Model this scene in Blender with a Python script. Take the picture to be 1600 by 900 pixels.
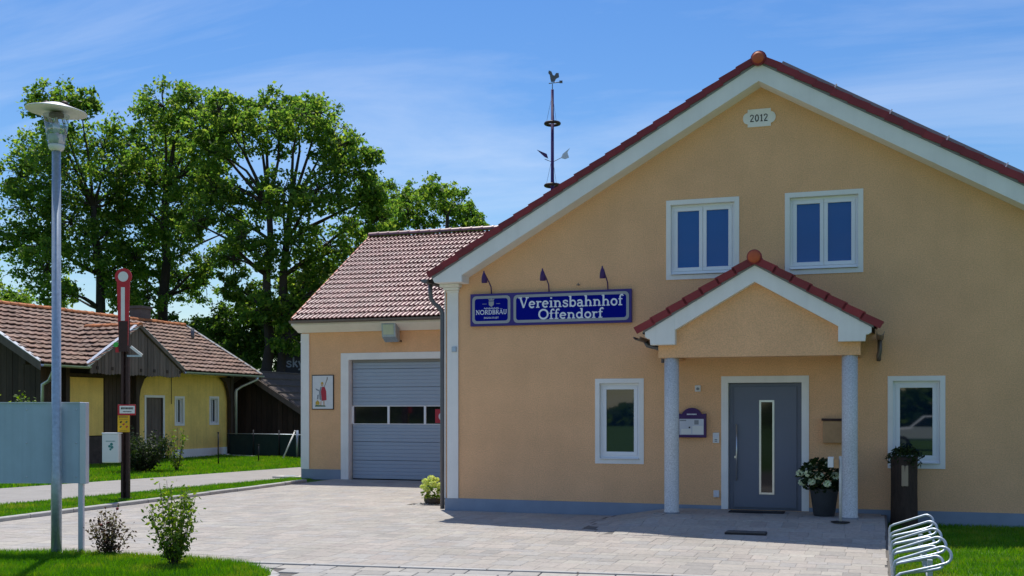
import bpy, bmesh, math, random
import numpy as np
from mathutils import Vector, Matrix

for o in list(bpy.data.objects):
    bpy.data.objects.remove(o)
SC = bpy.context.scene
COL = SC.collection
R = math.radians

# ------------------------------------------------------------------ camera
YAW = 18.435
cam_d = bpy.data.cameras.new("camera")
cam = bpy.data.objects.new("camera", cam_d)
COL.objects.link(cam)
CAM = Vector((7.081, -17.614, 1.75))
cam.location = CAM
cam.rotation_euler = (R(90), 0, R(YAW))
cam_d.sensor_width = 36
cam_d.lens = 38.25
cam_d.shift_y = 190 / 1600
cam_d.clip_start = 0.1
cam_d.clip_end = 3000
SC.camera = cam
RT = Vector((math.cos(R(YAW)), math.sin(R(YAW)), 0))     # to the right of the view
FW = Vector((-math.sin(R(YAW)), math.cos(R(YAW)), 0))    # along the view
UP = Vector((0, 0, 1))

# ------------------------------------------------------------------ sky, sun, exposure
SUN_EL, SUN_AZ = 65.7, -31.4
W = bpy.data.worlds.new("World")
SC.world = W
W.use_nodes = True
nt = W.node_tree
for n in list(nt.nodes):
    nt.nodes.remove(n)
def N(tree, kind, **kw):
    n = tree.nodes.new(kind)
    for k, v in kw.items():
        setattr(n, k, v)
    return n
sky = N(nt, "ShaderNodeTexSky", sky_type='NISHITA', sun_disc=False, sun_elevation=R(SUN_EL), sun_rotation=R(SUN_AZ),
        altitude=450, air_density=1.3, dust_density=0.45, ozone_density=5.0)
bg = N(nt, "ShaderNodeBackground")
bg.inputs['Strength'].default_value = 0.105
wo = N(nt, "ShaderNodeOutputWorld")
tc = N(nt, "ShaderNodeTexCoord")
sx = N(nt, "ShaderNodeSeparateXYZ")
nt.links.new(tc.outputs['Generated'], sx.inputs[0])
def MATH(tree, op, a, b=None):
    n = N(tree, "ShaderNodeMath", operation=op)
    for i, v in enumerate((a, b)):
        if v is None: continue
        if isinstance(v, (int, float)): n.inputs[i].default_value = v
        else: tree.links.new(v, n.inputs[i])
    return n.outputs[0]
den = MATH(nt, 'ADD', MATH(nt, 'MAXIMUM', sx.outputs['Z'], 0.0), 0.12)
cx = MATH(nt, 'DIVIDE', sx.outputs['X'], den)
cy = MATH(nt, 'DIVIDE', sx.outputs['Y'], den)
cmb = N(nt, "ShaderNodeCombineXYZ")
nt.links.new(MATH(nt, 'MULTIPLY', cx, 0.55), cmb.inputs[0]); nt.links.new(MATH(nt, 'MULTIPLY', cy, 1.3), cmb.inputs[1])
cmb.inputs[2].default_value = 3.7
cn = N(nt, "ShaderNodeTexNoise")
cn.inputs['Scale'].default_value = 0.9; cn.inputs['Detail'].default_value = 8; cn.inputs['Roughness'].default_value = 0.6
cn.inputs['Distortion'].default_value = 0.7
nt.links.new(cmb.outputs[0], cn.inputs['Vector'])
cr = N(nt, "ShaderNodeMapRange")
cr.inputs['From Min'].default_value = 0.42; cr.inputs['From Max'].default_value = 0.78
cr.inputs['To Min'].default_value = 0.0; cr.inputs['To Max'].default_value = 0.42
nt.links.new(cn.outputs['Fac'], cr.inputs['Value'])
cmix = N(nt, "ShaderNodeMix", data_type='RGBA')
nt.links.new(cr.outputs[0], cmix.inputs['Factor'])
hs = N(nt, "ShaderNodeHueSaturation")
hs.inputs['Saturation'].default_value = 1.28; hs.inputs['Hue'].default_value = .509
nt.links.new(sky.outputs[0], hs.inputs['Color'])
nt.links.new(hs.outputs[0], cmix.inputs[6])
cmix.inputs[7].default_value = (7.5, 8.0, 8.8, 1)
nt.links.new(cmix.outputs[2], bg.inputs['Color'])
nt.links.new(bg.outputs[0], wo.inputs[0])

sd = bpy.data.lights.new("sun", 'SUN')
sd.energy = 4.2
sd.angle = R(0.53)
sd.color = (1.0, 0.95, 0.87)
sun = bpy.data.objects.new("sun", sd)
COL.objects.link(sun)
sun.location = (0, 0, 30)
sun.rotation_euler = Vector((0.235, -0.385, -1)).to_track_quat('-Z', 'Y').to_euler()

SC.view_settings.view_transform = 'Standard'
SC.view_settings.look = 'None'
SC.view_settings.exposure = 0.24
SC.view_settings.gamma = 1.0
SC.view_settings.use_curve_mapping = False
SC.cycles.max_bounces = 10
SC.cycles.diffuse_bounces = 6
SC.cycles.transparent_max_bounces = 12

# ------------------------------------------------------------------ materials
def new_mat(name):
    m = bpy.data.materials.new(name)
    m.use_nodes = True
    t = m.node_tree
    p = t.nodes['Principled BSDF']
    return m, t, p
def rnd_value(t):
    """per object and per loose piece random number"""
    oi = N(t, "ShaderNodeObjectInfo"); ge = N(t, "ShaderNodeNewGeometry")
    return MATH(t, 'FRACT', MATH(t, 'ADD', oi.outputs['Random'], ge.outputs['Random Per Island']))
def M(name, col, rough=.6, var=.1, scale=3.0, bump=0.0, bscale=80.0, bdist=.01, metal=0.0, ior=1.45, rnd=0.0, cols=None, coat=0.0, stretch=None, grain=0.0, gscale=55, streak=0.0):
    m, t, p = new_mat(name)
    geo = N(t, "ShaderNodeNewGeometry")
    vec = geo.outputs['Position']
    if stretch:
        mp = N(t, "ShaderNodeMapping"); mp.inputs['Scale'].default_value = stretch
        t.links.new(vec, mp.inputs['Vector']); vec = mp.outputs[0]
    nz = N(t, "ShaderNodeTexNoise"); nz.inputs['Scale'].default_value = scale; nz.inputs['Detail'].default_value = 6; nz.inputs['Roughness'].default_value = .62
    t.links.new(vec, nz.inputs['Vector'])
    val = N(t, "ShaderNodeMapRange")
    val.inputs['From Min'].default_value = .25; val.inputs['From Max'].default_value = .75
    val.inputs['To Min'].default_value = 1 - var; val.inputs['To Max'].default_value = 1 + var
    t.links.new(nz.outputs['Fac'], val.inputs['Value'])
    v = val.outputs[0]
    if grain:
        n3 = N(t, "ShaderNodeTexNoise"); n3.inputs['Scale'].default_value = gscale; n3.inputs['Detail'].default_value = 3
        t.links.new(vec, n3.inputs['Vector'])
        g3 = N(t, "ShaderNodeMapRange"); g3.inputs['From Min'].default_value = .3; g3.inputs['From Max'].default_value = .7
        g3.inputs['To Min'].default_value = 1 - grain; g3.inputs['To Max'].default_value = 1 + grain
        t.links.new(n3.outputs['Fac'], g3.inputs['Value']); v = MATH(t, 'MULTIPLY', v, g3.outputs[0])
    if streak:      # rain streaks running down the face
        m5 = N(t, "ShaderNodeMapping"); m5.inputs['Scale'].default_value = (5, 5, .22); t.links.new(geo.outputs['Position'], m5.inputs['Vector'])
        n5 = N(t, "ShaderNodeTexNoise"); n5.inputs['Scale'].default_value = 1.6; n5.inputs['Detail'].default_value = 5; n5.inputs['Roughness'].default_value = .7
        t.links.new(m5.outputs[0], n5.inputs['Vector'])
        g5 = N(t, "ShaderNodeMapRange"); g5.inputs['From Min'].default_value = .48; g5.inputs['From Max'].default_value = .78
        g5.inputs['To Min'].default_value = 1.0; g5.inputs['To Max'].default_value = 1 - streak
        t.links.new(n5.outputs['Fac'], g5.inputs['Value']); v = MATH(t, 'MULTIPLY', v, g5.outputs[0])
    hsv = N(t, "ShaderNodeHueSaturation")
    if cols or rnd:
        rv = rnd_value(t)
        if rnd:
            r2 = N(t, "ShaderNodeMapRange"); r2.inputs['To Min'].default_value = 1 - rnd; r2.inputs['To Max'].default_value = 1 + rnd
            t.links.new(MATH(t, 'FRACT', MATH(t, 'MULTIPLY', rv, 7.31)), r2.inputs['Value'])
            v = MATH(t, 'MULTIPLY', v, r2.outputs[0])
    if cols:
        ramp = N(t, "ShaderNodeValToRGB")
        ramp.color_ramp.interpolation = 'LINEAR'
        els = ramp.color_ramp.elements
        while len(els) < len(cols): els.new(.5)
        for i, c in enumerate(cols):
            els[i].position = i / (len(cols) - 1); els[i].color = (*c, 1)
        t.links.new(rv, ramp.inputs['Fac'])
        t.links.new(ramp.outputs['Color'], hsv.inputs['Color'])
    else:
        hsv.inputs['Color'].default_value = (*col, 1)
    t.links.new(v, hsv.inputs['Value'])
    t.links.new(hsv.outputs[0], p.inputs['Base Color'])
    p.inputs['Roughness'].default_value = rough
    p.inputs['Metallic'].default_value = metal
    p.inputs['IOR'].default_value = ior
    p.inputs['Coat Weight'].default_value = coat
    p.inputs['Coat Roughness'].default_value = .15
    if bump:
        b = N(t, "ShaderNodeBump"); b.inputs['Strength'].default_value = bump; b.inputs['Distance'].default_value = bdist
        n2 = N(t, "ShaderNodeTexNoise"); n2.inputs['Scale'].default_value = bscale; n2.inputs['Detail'].default_value = 4
        t.links.new(vec, n2.inputs['Vector']); t.links.new(n2.outputs['Fac'], b.inputs['Height'])
        t.links.new(b.outputs[0], p.inputs['Normal'])
    return m
def leaf_mat(name, c1, c2, c3, trans=.45, patch=0.0):
    m, t, p = new_mat(name)
    rv = rnd_value(t)
    if patch:
        ge = N(t, "ShaderNodeNewGeometry"); nz = N(t, "ShaderNodeTexNoise"); nz.inputs['Scale'].default_value = 1.5; nz.inputs['Detail'].default_value = 5
        t.links.new(ge.outputs['Position'], nz.inputs['Vector'])
        mr = N(t, "ShaderNodeMapRange"); mr.inputs['From Min'].default_value = .35; mr.inputs['From Max'].default_value = .68
        mr.inputs['To Min'].default_value = -patch * .6; mr.inputs['To Max'].default_value = patch
        t.links.new(nz.outputs['Fac'], mr.inputs['Value'])
        rv = MATH(t, 'ADD', MATH(t, 'MULTIPLY', rv, .7), mr.outputs[0])
    ramp = N(t, "ShaderNodeValToRGB")
    els = ramp.color_ramp.elements
    els.new(.5)
    for e, pos, c in zip(els, (0, .5, 1), (c1, c2, c3)):
        e.position = pos; e.color = (*c, 1)
    t.links.new(rv, ramp.inputs['Fac'])
    t.links.new(ramp.outputs['Color'], p.inputs['Base Color'])
    p.inputs['Roughness'].default_value = .55
    p.inputs['IOR'].default_value = 1.35
    tr = N(t, "ShaderNodeBsdfTranslucent")
    hs = N(t, "ShaderNodeHueSaturation"); hs.inputs['Hue'].default_value = .493; hs.inputs['Saturation'].default_value = 1.1; hs.inputs['Value'].default_value = 2.35
    t.links.new(ramp.outputs['Color'], hs.inputs['Color']); t.links.new(hs.outputs[0], tr.inputs['Color'])
    mx = N(t, "ShaderNodeMixShader"); mx.inputs['Fac'].default_value = trans
    t.links.new(p.outputs[0], mx.inputs[1]); t.links.new(tr.outputs[0], mx.inputs[2])
    t.links.new(mx.outputs[0], t.nodes['Material Output'].inputs['Surface'])
    return m
def glass_mat(name, tint, refl):
    m, t, p = new_mat(name)
    tb = N(t, "ShaderNodeBsdfTransparent"); tb.inputs[0].default_value = (*tint, 1)
    gl = N(t, "ShaderNodeBsdfGlossy"); gl.inputs['Roughness'].default_value = .03
    mx = N(t, "ShaderNodeMixShader"); mx.inputs['Fac'].default_value = refl
    t.links.new(tb.outputs[0], mx.inputs[1]); t.links.new(gl.outputs[0], mx.inputs[2])
    t.links.new(mx.outputs[0], t.nodes['Material Output'].inputs['Surface'])
    return m

m_stucco = M("apricot_plaster", (.83, .48, .252), .9, .09, 1.3, .6, 110, .014, grain=.14, streak=.025)
m_white = M("white_plaster", (.85, .83, .79), .8, .06, 2.0, .2, 120, .006, streak=.06)
m_plinth = M("grey_plinth", (.25, .30, .38), .85, .10, 2.5, .25, 90, .008)
m_frame = M("white_window_plastic", (.82, .83, .85), .3, .02)
m_pane = M("window_pane", (.006, .018, .032), .02, .15, 1.0, ior=1.85)
m_bluepane = M("painted_sky_pane", (.003, .095, .34), .03, .06, 1.0, ior=1.45)  # upper panes: reflection of the deep blue sky painted into the base colour
m_dark = M("dark_gap", (.015, .014, .014), .9, .1)
m_red = M("red_tile", (.23, .022, .026), .45, .15, 5, .2, 60, .006, rnd=.18)
m_redcap = M("terracotta_cap", (.50, .10, .032), .6, .15, 8)
m_gtile = M("brown_glazed_tile", (.21, .058, .054), .42, .15, 6, rnd=.2, ior=1.9)
m_gutter = M("brown_gutter", (.16, .135, .125), .45, .12, 4, metal=.3)
m_pipe = M("grey_downpipe", (.13, .13, .14), .45, .12, 4, metal=.4)
m_zinc = M("zinc_sheet", (.55, .57, .60), .38, .12, 5, metal=.7)
m_batten = M("grey_flashing", (.24, .25, .26), .6, .1)
m_door = M("grey_blue_door", (.135, .155, .205), .42, .04, 2)
m_steel = M("brushed_steel", (.62, .62, .62), .28, .06, 10, metal=.9)
m_galv = M("galvanised_steel", (.40, .46, .52), .42, .2, 22, metal=.55, streak=.2)
m_granite = M("grey_granite", (.60, .60, .60), .7, .35, 55, .2, 140, .004)
m_gdoor = M("grey_sectional_door", (.34, .41, .50), .45, .04, 2, .08, 220, .003)
m_gpane = M("garage_pane", (.012, .012, .016), .05, .6, 1.4, ior=1.6)
m_sign = M("royal_blue_enamel", (.003, .008, .24), .8, .05, ior=1.12)
m_signedge = M("violet_blue_edge", (.035, .02, .20), .4, .05)
m_signrim = M("grey_sign_line", (.34, .36, .38), .5, .05)
m_letter = M("white_lettering", (.78, .82, .88), .5, .02)
m_purple = M("violet_metal", (.05, .012, .11), .4, .08)
m_black = M("black_paint", (.012, .012, .014), .5, .1)
m_paper = M("white_paper", (.72, .72, .72), .7, .06, 12)
m_plastic = M("white_plastic", (.74, .74, .72), .4, .03)
m_bronze = M("brown_metal", (.42, .25, .125), .45, .15, 8, metal=.2)
m_mat = M("black_doormat", (.02, .022, .026), .95, .25, 40, .5, 200, .006)
m_pot = M("dark_pot", (.045, .05, .055), .55, .2, 8)
m_bark = M("bark", (.045, .036, .030), .9, .35, 6, .7, 30, .03)
m_log = M("dark_weathered_log", (.050, .032, .023), .85, .4, 9, .8, 25, .02, stretch=(3, 3, .6))
m_hole = M("pale_slot", (.40, .30, .20), .85, .1)
m_brownsteel = M("rusty_brown_steel", (.045, .018, .015), .6, .3, 12)
m_signalred = M("signal_red", (.48, .018, .028), .45, .1)
m_signalwhite = M("signal_white", (.74, .74, .70), .5, .05)
m_green = M("green_lens", (.01, .42, .05), .15, .05)
m_yellow = M("yellow_notice", (.75, .43, .01), .5, .05)
m_panel = M("grey_board_back", (.42, .52, .62), .5, .08, 3, streak=.12)
m_panelside = M("pale_aluminium", (.58, .60, .68), .4, .04, metal=.3)
m_yplaster = M("yellow_plaster", (.90, .64, .18), .9, .16, 1.2, .4, 60, .012, grain=.12, streak=.18)
m_timber = M("dark_stained_timber", (.055, .036, .025), .8, .35, 6, .4, 30, .01, rnd=.25, stretch=(1, 1, .25))
m_gboard = M("grey_weathered_board", (.15, .115, .095), .85, .25, 8, .3, 40, .008, rnd=.22, stretch=(1, 1, .2))
m_stile = M("old_clay_tile", (.22, .085, .055), .8, .28, 4, .3, 60, .008, rnd=.22,
            cols=((.195, .112, .083), (.235, .138, .10), (.22, .142, .113), (.255, .155, .105)))
m_sridge = M("orange_ridge_tile", (.46, .155, .05), .75, .25, 6, rnd=.2)
m_stone = M("dark_stone_base", (.07, .055, .045), .9, .4, 5, .5, 20, .02)
m_brick = M("grey_render_chimney", (.13, .10, .095), .9, .2, 5)
m_barn = M("barn_planks", (.050, .033, .024), .85, .4, 5, .4, 30, .01, rnd=.3, stretch=(1, 1, .2))
m_barnroof = M("barn_roof", (.085, .062, .05), .85, .3, 6, .4, 30, .01)
m_screen = M("dark_green_screen", (.012, .03, .03), .85, .2, 6)
m_wood = M("pale_wood", (.66, .64, .58), .8, .15, 10)
m_conc = M("concrete", (.42, .41, .38), .85, .12, 6, .2, 60, .005)
m_asph = M("pale_gravel_path", (.30, .285, .265), .95, .12, 1.6, .5, 120, .01)
m_ground = M("lawn_soil", (.055, .125, .010), .95, .30, .9, .6, 30, .03)
m_sand = M("joint_sand", (.13, .12, .11), .95, .15, 20, .3, 100, .004)
m_paver = M("concrete_paver", (.4, .37, .33), .85, .18, 16, .35, 150, .004, rnd=.06, grain=.09, gscale=.9,
            cols=((.305, .285, .26), (.35, .322, .282), (.365, .328, .29), (.325, .31, .292), (.37, .345, .30), (.335, .30, .27)))
m_paver2 = M("grey_street_stone", (.4, .4, .4), .85, .16, 14, .35, 150, .004, rnd=.08,
             cols=((.31, .295, .27), (.36, .335, .295), (.335, .325, .31), (.38, .355, .31)))
m_kerb = M("grey_kerb", (.40, .39, .37), .85, .15, 10, .3, 90, .004, rnd=.08)
m_grass = leaf_mat("grass_blade", (.050, .165, .004), (.085, .225, .007), (.20, .25, .035), .38, patch=.55)
m_leaf = leaf_mat("tree_leaf", (.044, .102, .020), (.084, .160, .026), (.180, .235, .044), .62)
m_leaf2 = leaf_mat("tree_leaf_dark", (.028, .068, .014), (.050, .105, .018), (.095, .150, .026), .52)
m_shrub = leaf_mat("shrub_leaf", (.05, .10, .010), (.09, .16, .016), (.20, .26, .04), .40)
m_burg = leaf_mat("bronze_leaf", (.045, .022, .018), (.07, .05, .022), (.10, .10, .03), .30)
m_dkleaf = leaf_mat("dark_hedge_leaf", (.012, .025, .008), (.02, .04, .010), (.035, .055, .012), .25)
m_lime = leaf_mat("lime_flower", (.42, .50, .12), (.52, .58, .20), (.58, .62, .28), .30)
m_wflower = leaf_mat("cream_flower", (.55, .62, .42), (.66, .70, .55), (.72, .74, .62), .30)
m_rose = M("dark_red_bloom", (.22, .008, .02), .6, .1)
m_glass = glass_mat("lantern_glass", (.80, .86, .92), .22)
m_lampwhite = M("lamp_hat_white", (.74, .73, .72), .45, .05)
m_carwhite = M("white_car_paint", (.72, .74, .76), .25, .02, coat=.5)
m_tyre = M("tyre_rubber", (.02, .02, .02), .8, .1)
m_solar = M("solar_panel", (.012, .02, .06), .12, .05, coat=.5)
m_printred = M("print_red", (.45, .03, .05), .6, .05)
m_printbrown = M("print_brown", (.16, .10, .05), .6, .05)
m_printgrey = M("print_grey", (.25, .27, .30), .6, .05)
m_printyellow = M("print_ochre", (.55, .36, .05), .6, .05)
m_printgreen = M("print_green", (.06, .14, .06), .6, .05)
m_printskin = M("print_skin", (.60, .40, .28), .6, .05)
m_teal = M("print_teal", (.04, .22, .20), .6, .05)

# ------------------------------------------------------------------ mesh helpers
def org(o):
    v = Vector((0, 0, 0))
    while o is not None:
        v += o.location; o = o.parent
    return v
def link(o, parent=None):
    COL.objects.link(o)
    if parent is not None: o.parent = parent
    return o
class MB:
    def __init__(s): s.v = []; s.f = []; s.mi = []; s.sm = []
    def add(s, vs, fs, mi=0, sm=False):
        b = len(s.v); s.v.extend([tuple(v) for v in vs])
        for f in fs:
            s.f.append(tuple(i + b for i in f)); s.mi.append(mi); s.sm.append(sm)
        return s
    def box(s, x0, x1, y0, y1, z0, z1, mi=0):
        return s.add([(x0, y0, z0), (x1, y0, z0), (x1, y1, z0), (x0, y1, z0), (x0, y0, z1), (x1, y0, z1), (x1, y1, z1), (x0, y1, z1)],
                     [(0, 3, 2, 1), (4, 5, 6, 7), (0, 1, 5, 4), (1, 2, 6, 5), (2, 3, 7, 6), (3, 0, 4, 7)], mi)
    def obox(s, c, u, v, w, mi=0):
        c, u, v, w = map(Vector, (c, u, v, w))
        P = [c + a * u + b * v + d * w for d in (-1, 1) for (a, b) in ((-1, -1), (1, -1), (1, 1), (-1, 1))]
        return s.add(P, [(0, 3, 2, 1), (4, 5, 6, 7), (0, 1, 5, 4), (1, 2, 6, 5), (2, 3, 7, 6), (3, 0, 4, 7)], mi)
    def beam(s, a, b, w, h, mi=0, up=(0, 0, 1)):
        a, b = Vector(a), Vector(b); d = b - a; L = d.length; d.normalize()
        side = d.cross(Vector(up))
        if side.length < 1e-4: side = d.cross(Vector((1, 0, 0)))
        side.normalize(); n = side.cross(d)
        return s.obox((a + b) / 2, d * L / 2, side * w / 2, n * h / 2, mi)
    def prism(s, pts, axis, a0, a1, mi=0):
        n = len(pts)
        def P(p, a):
            return {'y': (p[0], a, p[1]), 'x': (a, p[0], p[1]), 'z': (p[0], p[1], a)}[axis]
        vs = [P(p, a0) for p in pts] + [P(p, a1) for p in pts]
        fs = [tuple(range(n)), tuple(range(2 * n - 1, n - 1, -1))] + [(i, i + n, (i + 1) % n + n, (i + 1) % n) for i in range(n)]
        return s.add(vs, fs, mi)
    def tube(s, pts, rad, n=8, mi=0, caps=True):
        pts = [Vector(p) for p in pts]
        if not isinstance(rad, (list, tuple)): rad = [rad] * len(pts)
        vs = []; fs = []
        prev = None
        for i, p in enumerate(pts):
            if i == 0: d = pts[1] - p
            elif i == len(pts) - 1: d = p - pts[i - 1]
            else: d = (pts[i + 1] - p).normalized() + (p - pts[i - 1]).normalized()
            d = d.normalized() if d.length > 1e-9 else Vector((0, 0, 1))
            if prev is None:
                a = d.orthogonal().normalized()
            else:
                a = prev - d * prev.dot(d)
                a = a.normalized() if a.length > 1e-6 else d.orthogonal().normalized()
            prev = a; b = d.cross(a)
            for k in range(n):
                t = 2 * math.pi * k / n
                vs.append(p + (a * math.cos(t) + b * math.sin(t)) * rad[i])
        for i in range(len(pts) - 1):
            for k in range(n):
                fs.append((i * n + k, i * n + (k + 1) % n, (i + 1) * n + (k + 1) % n, (i + 1) * n + k))
        s.add(vs, fs, mi, True)
        if caps:
            b = len(s.v) - len(vs)
            s.f.append(tuple(b + k for k in range(n - 1, -1, -1))); s.mi.append(mi); s.sm.append(False)
            e = b + (len(pts) - 1) * n
            s.f.append(tuple(e + k for k in range(n))); s.mi.append(mi); s.sm.append(False)
        return s
    def lathe(s, c, prof, n=20, mi=0, axis=None):
        c = Vector(c)
        ax = Vector(axis).normalized() if axis else Vector((0, 0, 1))
        a = ax.orthogonal().normalized(); b = ax.cross(a)
        vs = []; fs = []
        for r, z in prof:
            for k in range(n):
                t = 2 * math.pi * k / n
                vs.append(c + ax * z + (a * math.cos(t) + b * math.sin(t)) * r)
        for i in range(len(prof) - 1):
            for k in range(n):
                fs.append((i * n + k, i * n + (k + 1) % n, (i + 1) * n + (k + 1) % n, (i + 1) * n + k))
        s.add(vs, fs, mi, True)
        b0 = len(s.v) - len(vs)
        if prof[0][0] > 1e-4:
            s.f.append(tuple(b0 + k for k in range(n - 1, -1, -1))); s.mi.append(mi); s.sm.append(False)
        if prof[-1][0] > 1e-4:
            e = b0 + (len(prof) - 1) * n
            s.f.append(tuple(e + k for k in range(n))); s.mi.append(mi); s.sm.append(False)
        return s
    def ball(s, c, r, n=12, m=8, mi=0):
        rx, ry, rz = r if isinstance(r, (tuple, list)) else (r, r, r)
        vs = [(c[0], c[1], c[2] - rz)]
        for i in range(1, m):
            t = math.pi * i / m - math.pi / 2
            for k in range(n):
                a = 2 * math.pi * k / n
                vs.append((c[0] + rx * math.cos(t) * math.cos(a), c[1] + ry * math.cos(t) * math.sin(a), c[2] + rz * math.sin(t)))
        vs.append((c[0], c[1], c[2] + rz))
        fs = [(0, 1 + (k + 1) % n, 1 + k) for k in range(n)]
        for i in range(m - 2):
            for k in range(n):
                fs.append((1 + i * n + k, 1 + i * n + (k + 1) % n, 1 + (i + 1) * n + (k + 1) % n, 1 + (i + 1) * n + k))
        e = len(vs) - 1; b = 1 + (m - 2) * n
        fs += [(e, b + k, b + (k + 1) % n) for k in range(n)]
        return s.add(vs, fs, mi, True)
    def mesh(s, name, mats, off=(0, 0, 0), fix=True):
        me = bpy.data.meshes.new(name)
        ox, oy, oz = off
        me.from_pydata([(x - ox, y - oy, z - oz) for x, y, z in s.v], [], s.f)
        for m in (mats if isinstance(mats, (list, tuple)) else [mats]): me.materials.append(m)
        me.polygons.foreach_set('material_index', s.mi)
        me.polygons.foreach_set('use_smooth', s.sm)
        if fix:
            bm = bmesh.new(); bm.from_mesh(me); bmesh.ops.recalc_face_normals(bm, faces=bm.faces); bm.to_mesh(me); bm.free()
        me.update()
        return me
    def build(s, name, mats, parent=None, bevel=0, fix=True, at=None):
        off = org(parent) if parent is not None else Vector(at or (0, 0, 0))
        o = bpy.data.objects.new(name, s.mesh(name, mats, off, fix))
        link(o, parent)
        if parent is None: o.location = off
        if bevel:
            b = o.modifiers.new("bevel", 'BEVEL'); b.width = bevel; b.segments = 2; b.limit_method = 'ANGLE'; b.angle_limit = R(40)
        return o
def tag(o, label=None, cat=None, group=None, kind=None):
    if label: o['label'] = label
    if cat: o['category'] = cat
    if group: o['group'] = group
    if kind: o['kind'] = kind
    return o
def thing(name, label, cat, loc, group=None):
    o = bpy.data.objects.new(name, None)
    o.empty_display_size = .2
    o.location = loc
    link(o)
    return tag(o, label, cat, group)
def copy_tree(o, parent=None):
    c = o.copy(); COL.objects.link(c)
    c.parent = parent
    for ch in [x for x in bpy.data.objects if x.parent == o]:
        copy_tree(ch, c)
    return c
def np_mesh(name, verts, nper, mat, smooth=False):
    """verts (k,nper,3): k loose polygons"""
    verts = np.asarray(verts, dtype=np.float32)
    k = verts.shape[0]
    me = bpy.data.meshes.new(name)
    me.vertices.add(k * nper); me.vertices.foreach_set('co', verts.reshape(-1))
    me.loops.add(k * nper); me.loops.foreach_set('vertex_index', np.arange(k * nper, dtype=np.int32))
    me.polygons.add(k)
    me.polygons.foreach_set('loop_start', np.arange(0, k * nper, nper, dtype=np.int32))
    me.polygons.foreach_set('loop_total', np.full(k, nper, dtype=np.int32))
    me.materials.append(mat)
    me.update(calc_edges=True); me.validate()
    return me
def np_obj(name, verts, nper, mat, parent=None):
    if parent is not None:
        verts = np.asarray(verts) - np.array(org(parent))
    o = bpy.data.objects.new(name, np_mesh(name, verts, nper, mat))
    return link(o, parent)
def leaves(centers, sizes, rng, up=.35, fold=0.0, aspect=.62):
    """diamond leaves round the given centres -> (k,4,3)"""
    k = len(centers)
    n = rng.normal(size=(k, 3)); n /= np.linalg.norm(n, axis=1)[:, None]
    n[:, 2] = np.abs(n[:, 2]); n[:, 2] += up; n /= np.linalg.norm(n, axis=1)[:, None]
    a = np.cross(n, rng.normal(size=(k, 3))); a /= np.linalg.norm(a, axis=1)[:, None]
    b = np.cross(n, a)
    s = np.asarray(sizes)[:, None] * .5
    c = np.asarray(centers)
    return np.stack([c - a * s, c + b * s * aspect - a * s * .1, c + a * s, c - b * s * aspect - a * s * .1], axis=1)
def join_instances(name, me, mats4, material, parent):
    """many transformed copies of one small mesh as one mesh"""
    nv = len(me.vertices); co = np.empty(nv * 3, np.float32); me.vertices.foreach_get('co', co); co = co.reshape(-1, 3)
    faces = [tuple(p.vertices) for p in me.polygons]
    V = []; F = []
    for i, m in enumerate(mats4):
        A = np.array(m)
        V.append(co @ A[:3, :3].T + A[:3, 3])
        F.extend([tuple(j + i * nv for j in f) for f in faces])
    out = bpy.data.meshes.new(name)
    out.from_pydata(np.concatenate(V).tolist(), [], F)
    out.materials.append(material)
    out.update()
    o = bpy.data.objects.new(name, out)
    link(o, parent)
    o['kind'] = 'stuff'
    return o
def cam_dist(p): return (Vector(p) - CAM).length
def in_view(p, m=1.04):
    d = Vector(p) - CAM
    dep = d.dot(FW)
    if dep < 1: return False
    px = 800 + 1700 * d.dot(RT) / dep; py = 640 - 1700 * d.z / dep
    return -800 * (m - 1) <= px <= 1600 + 800 * (m - 1) and -40 <= py <= 930

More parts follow.
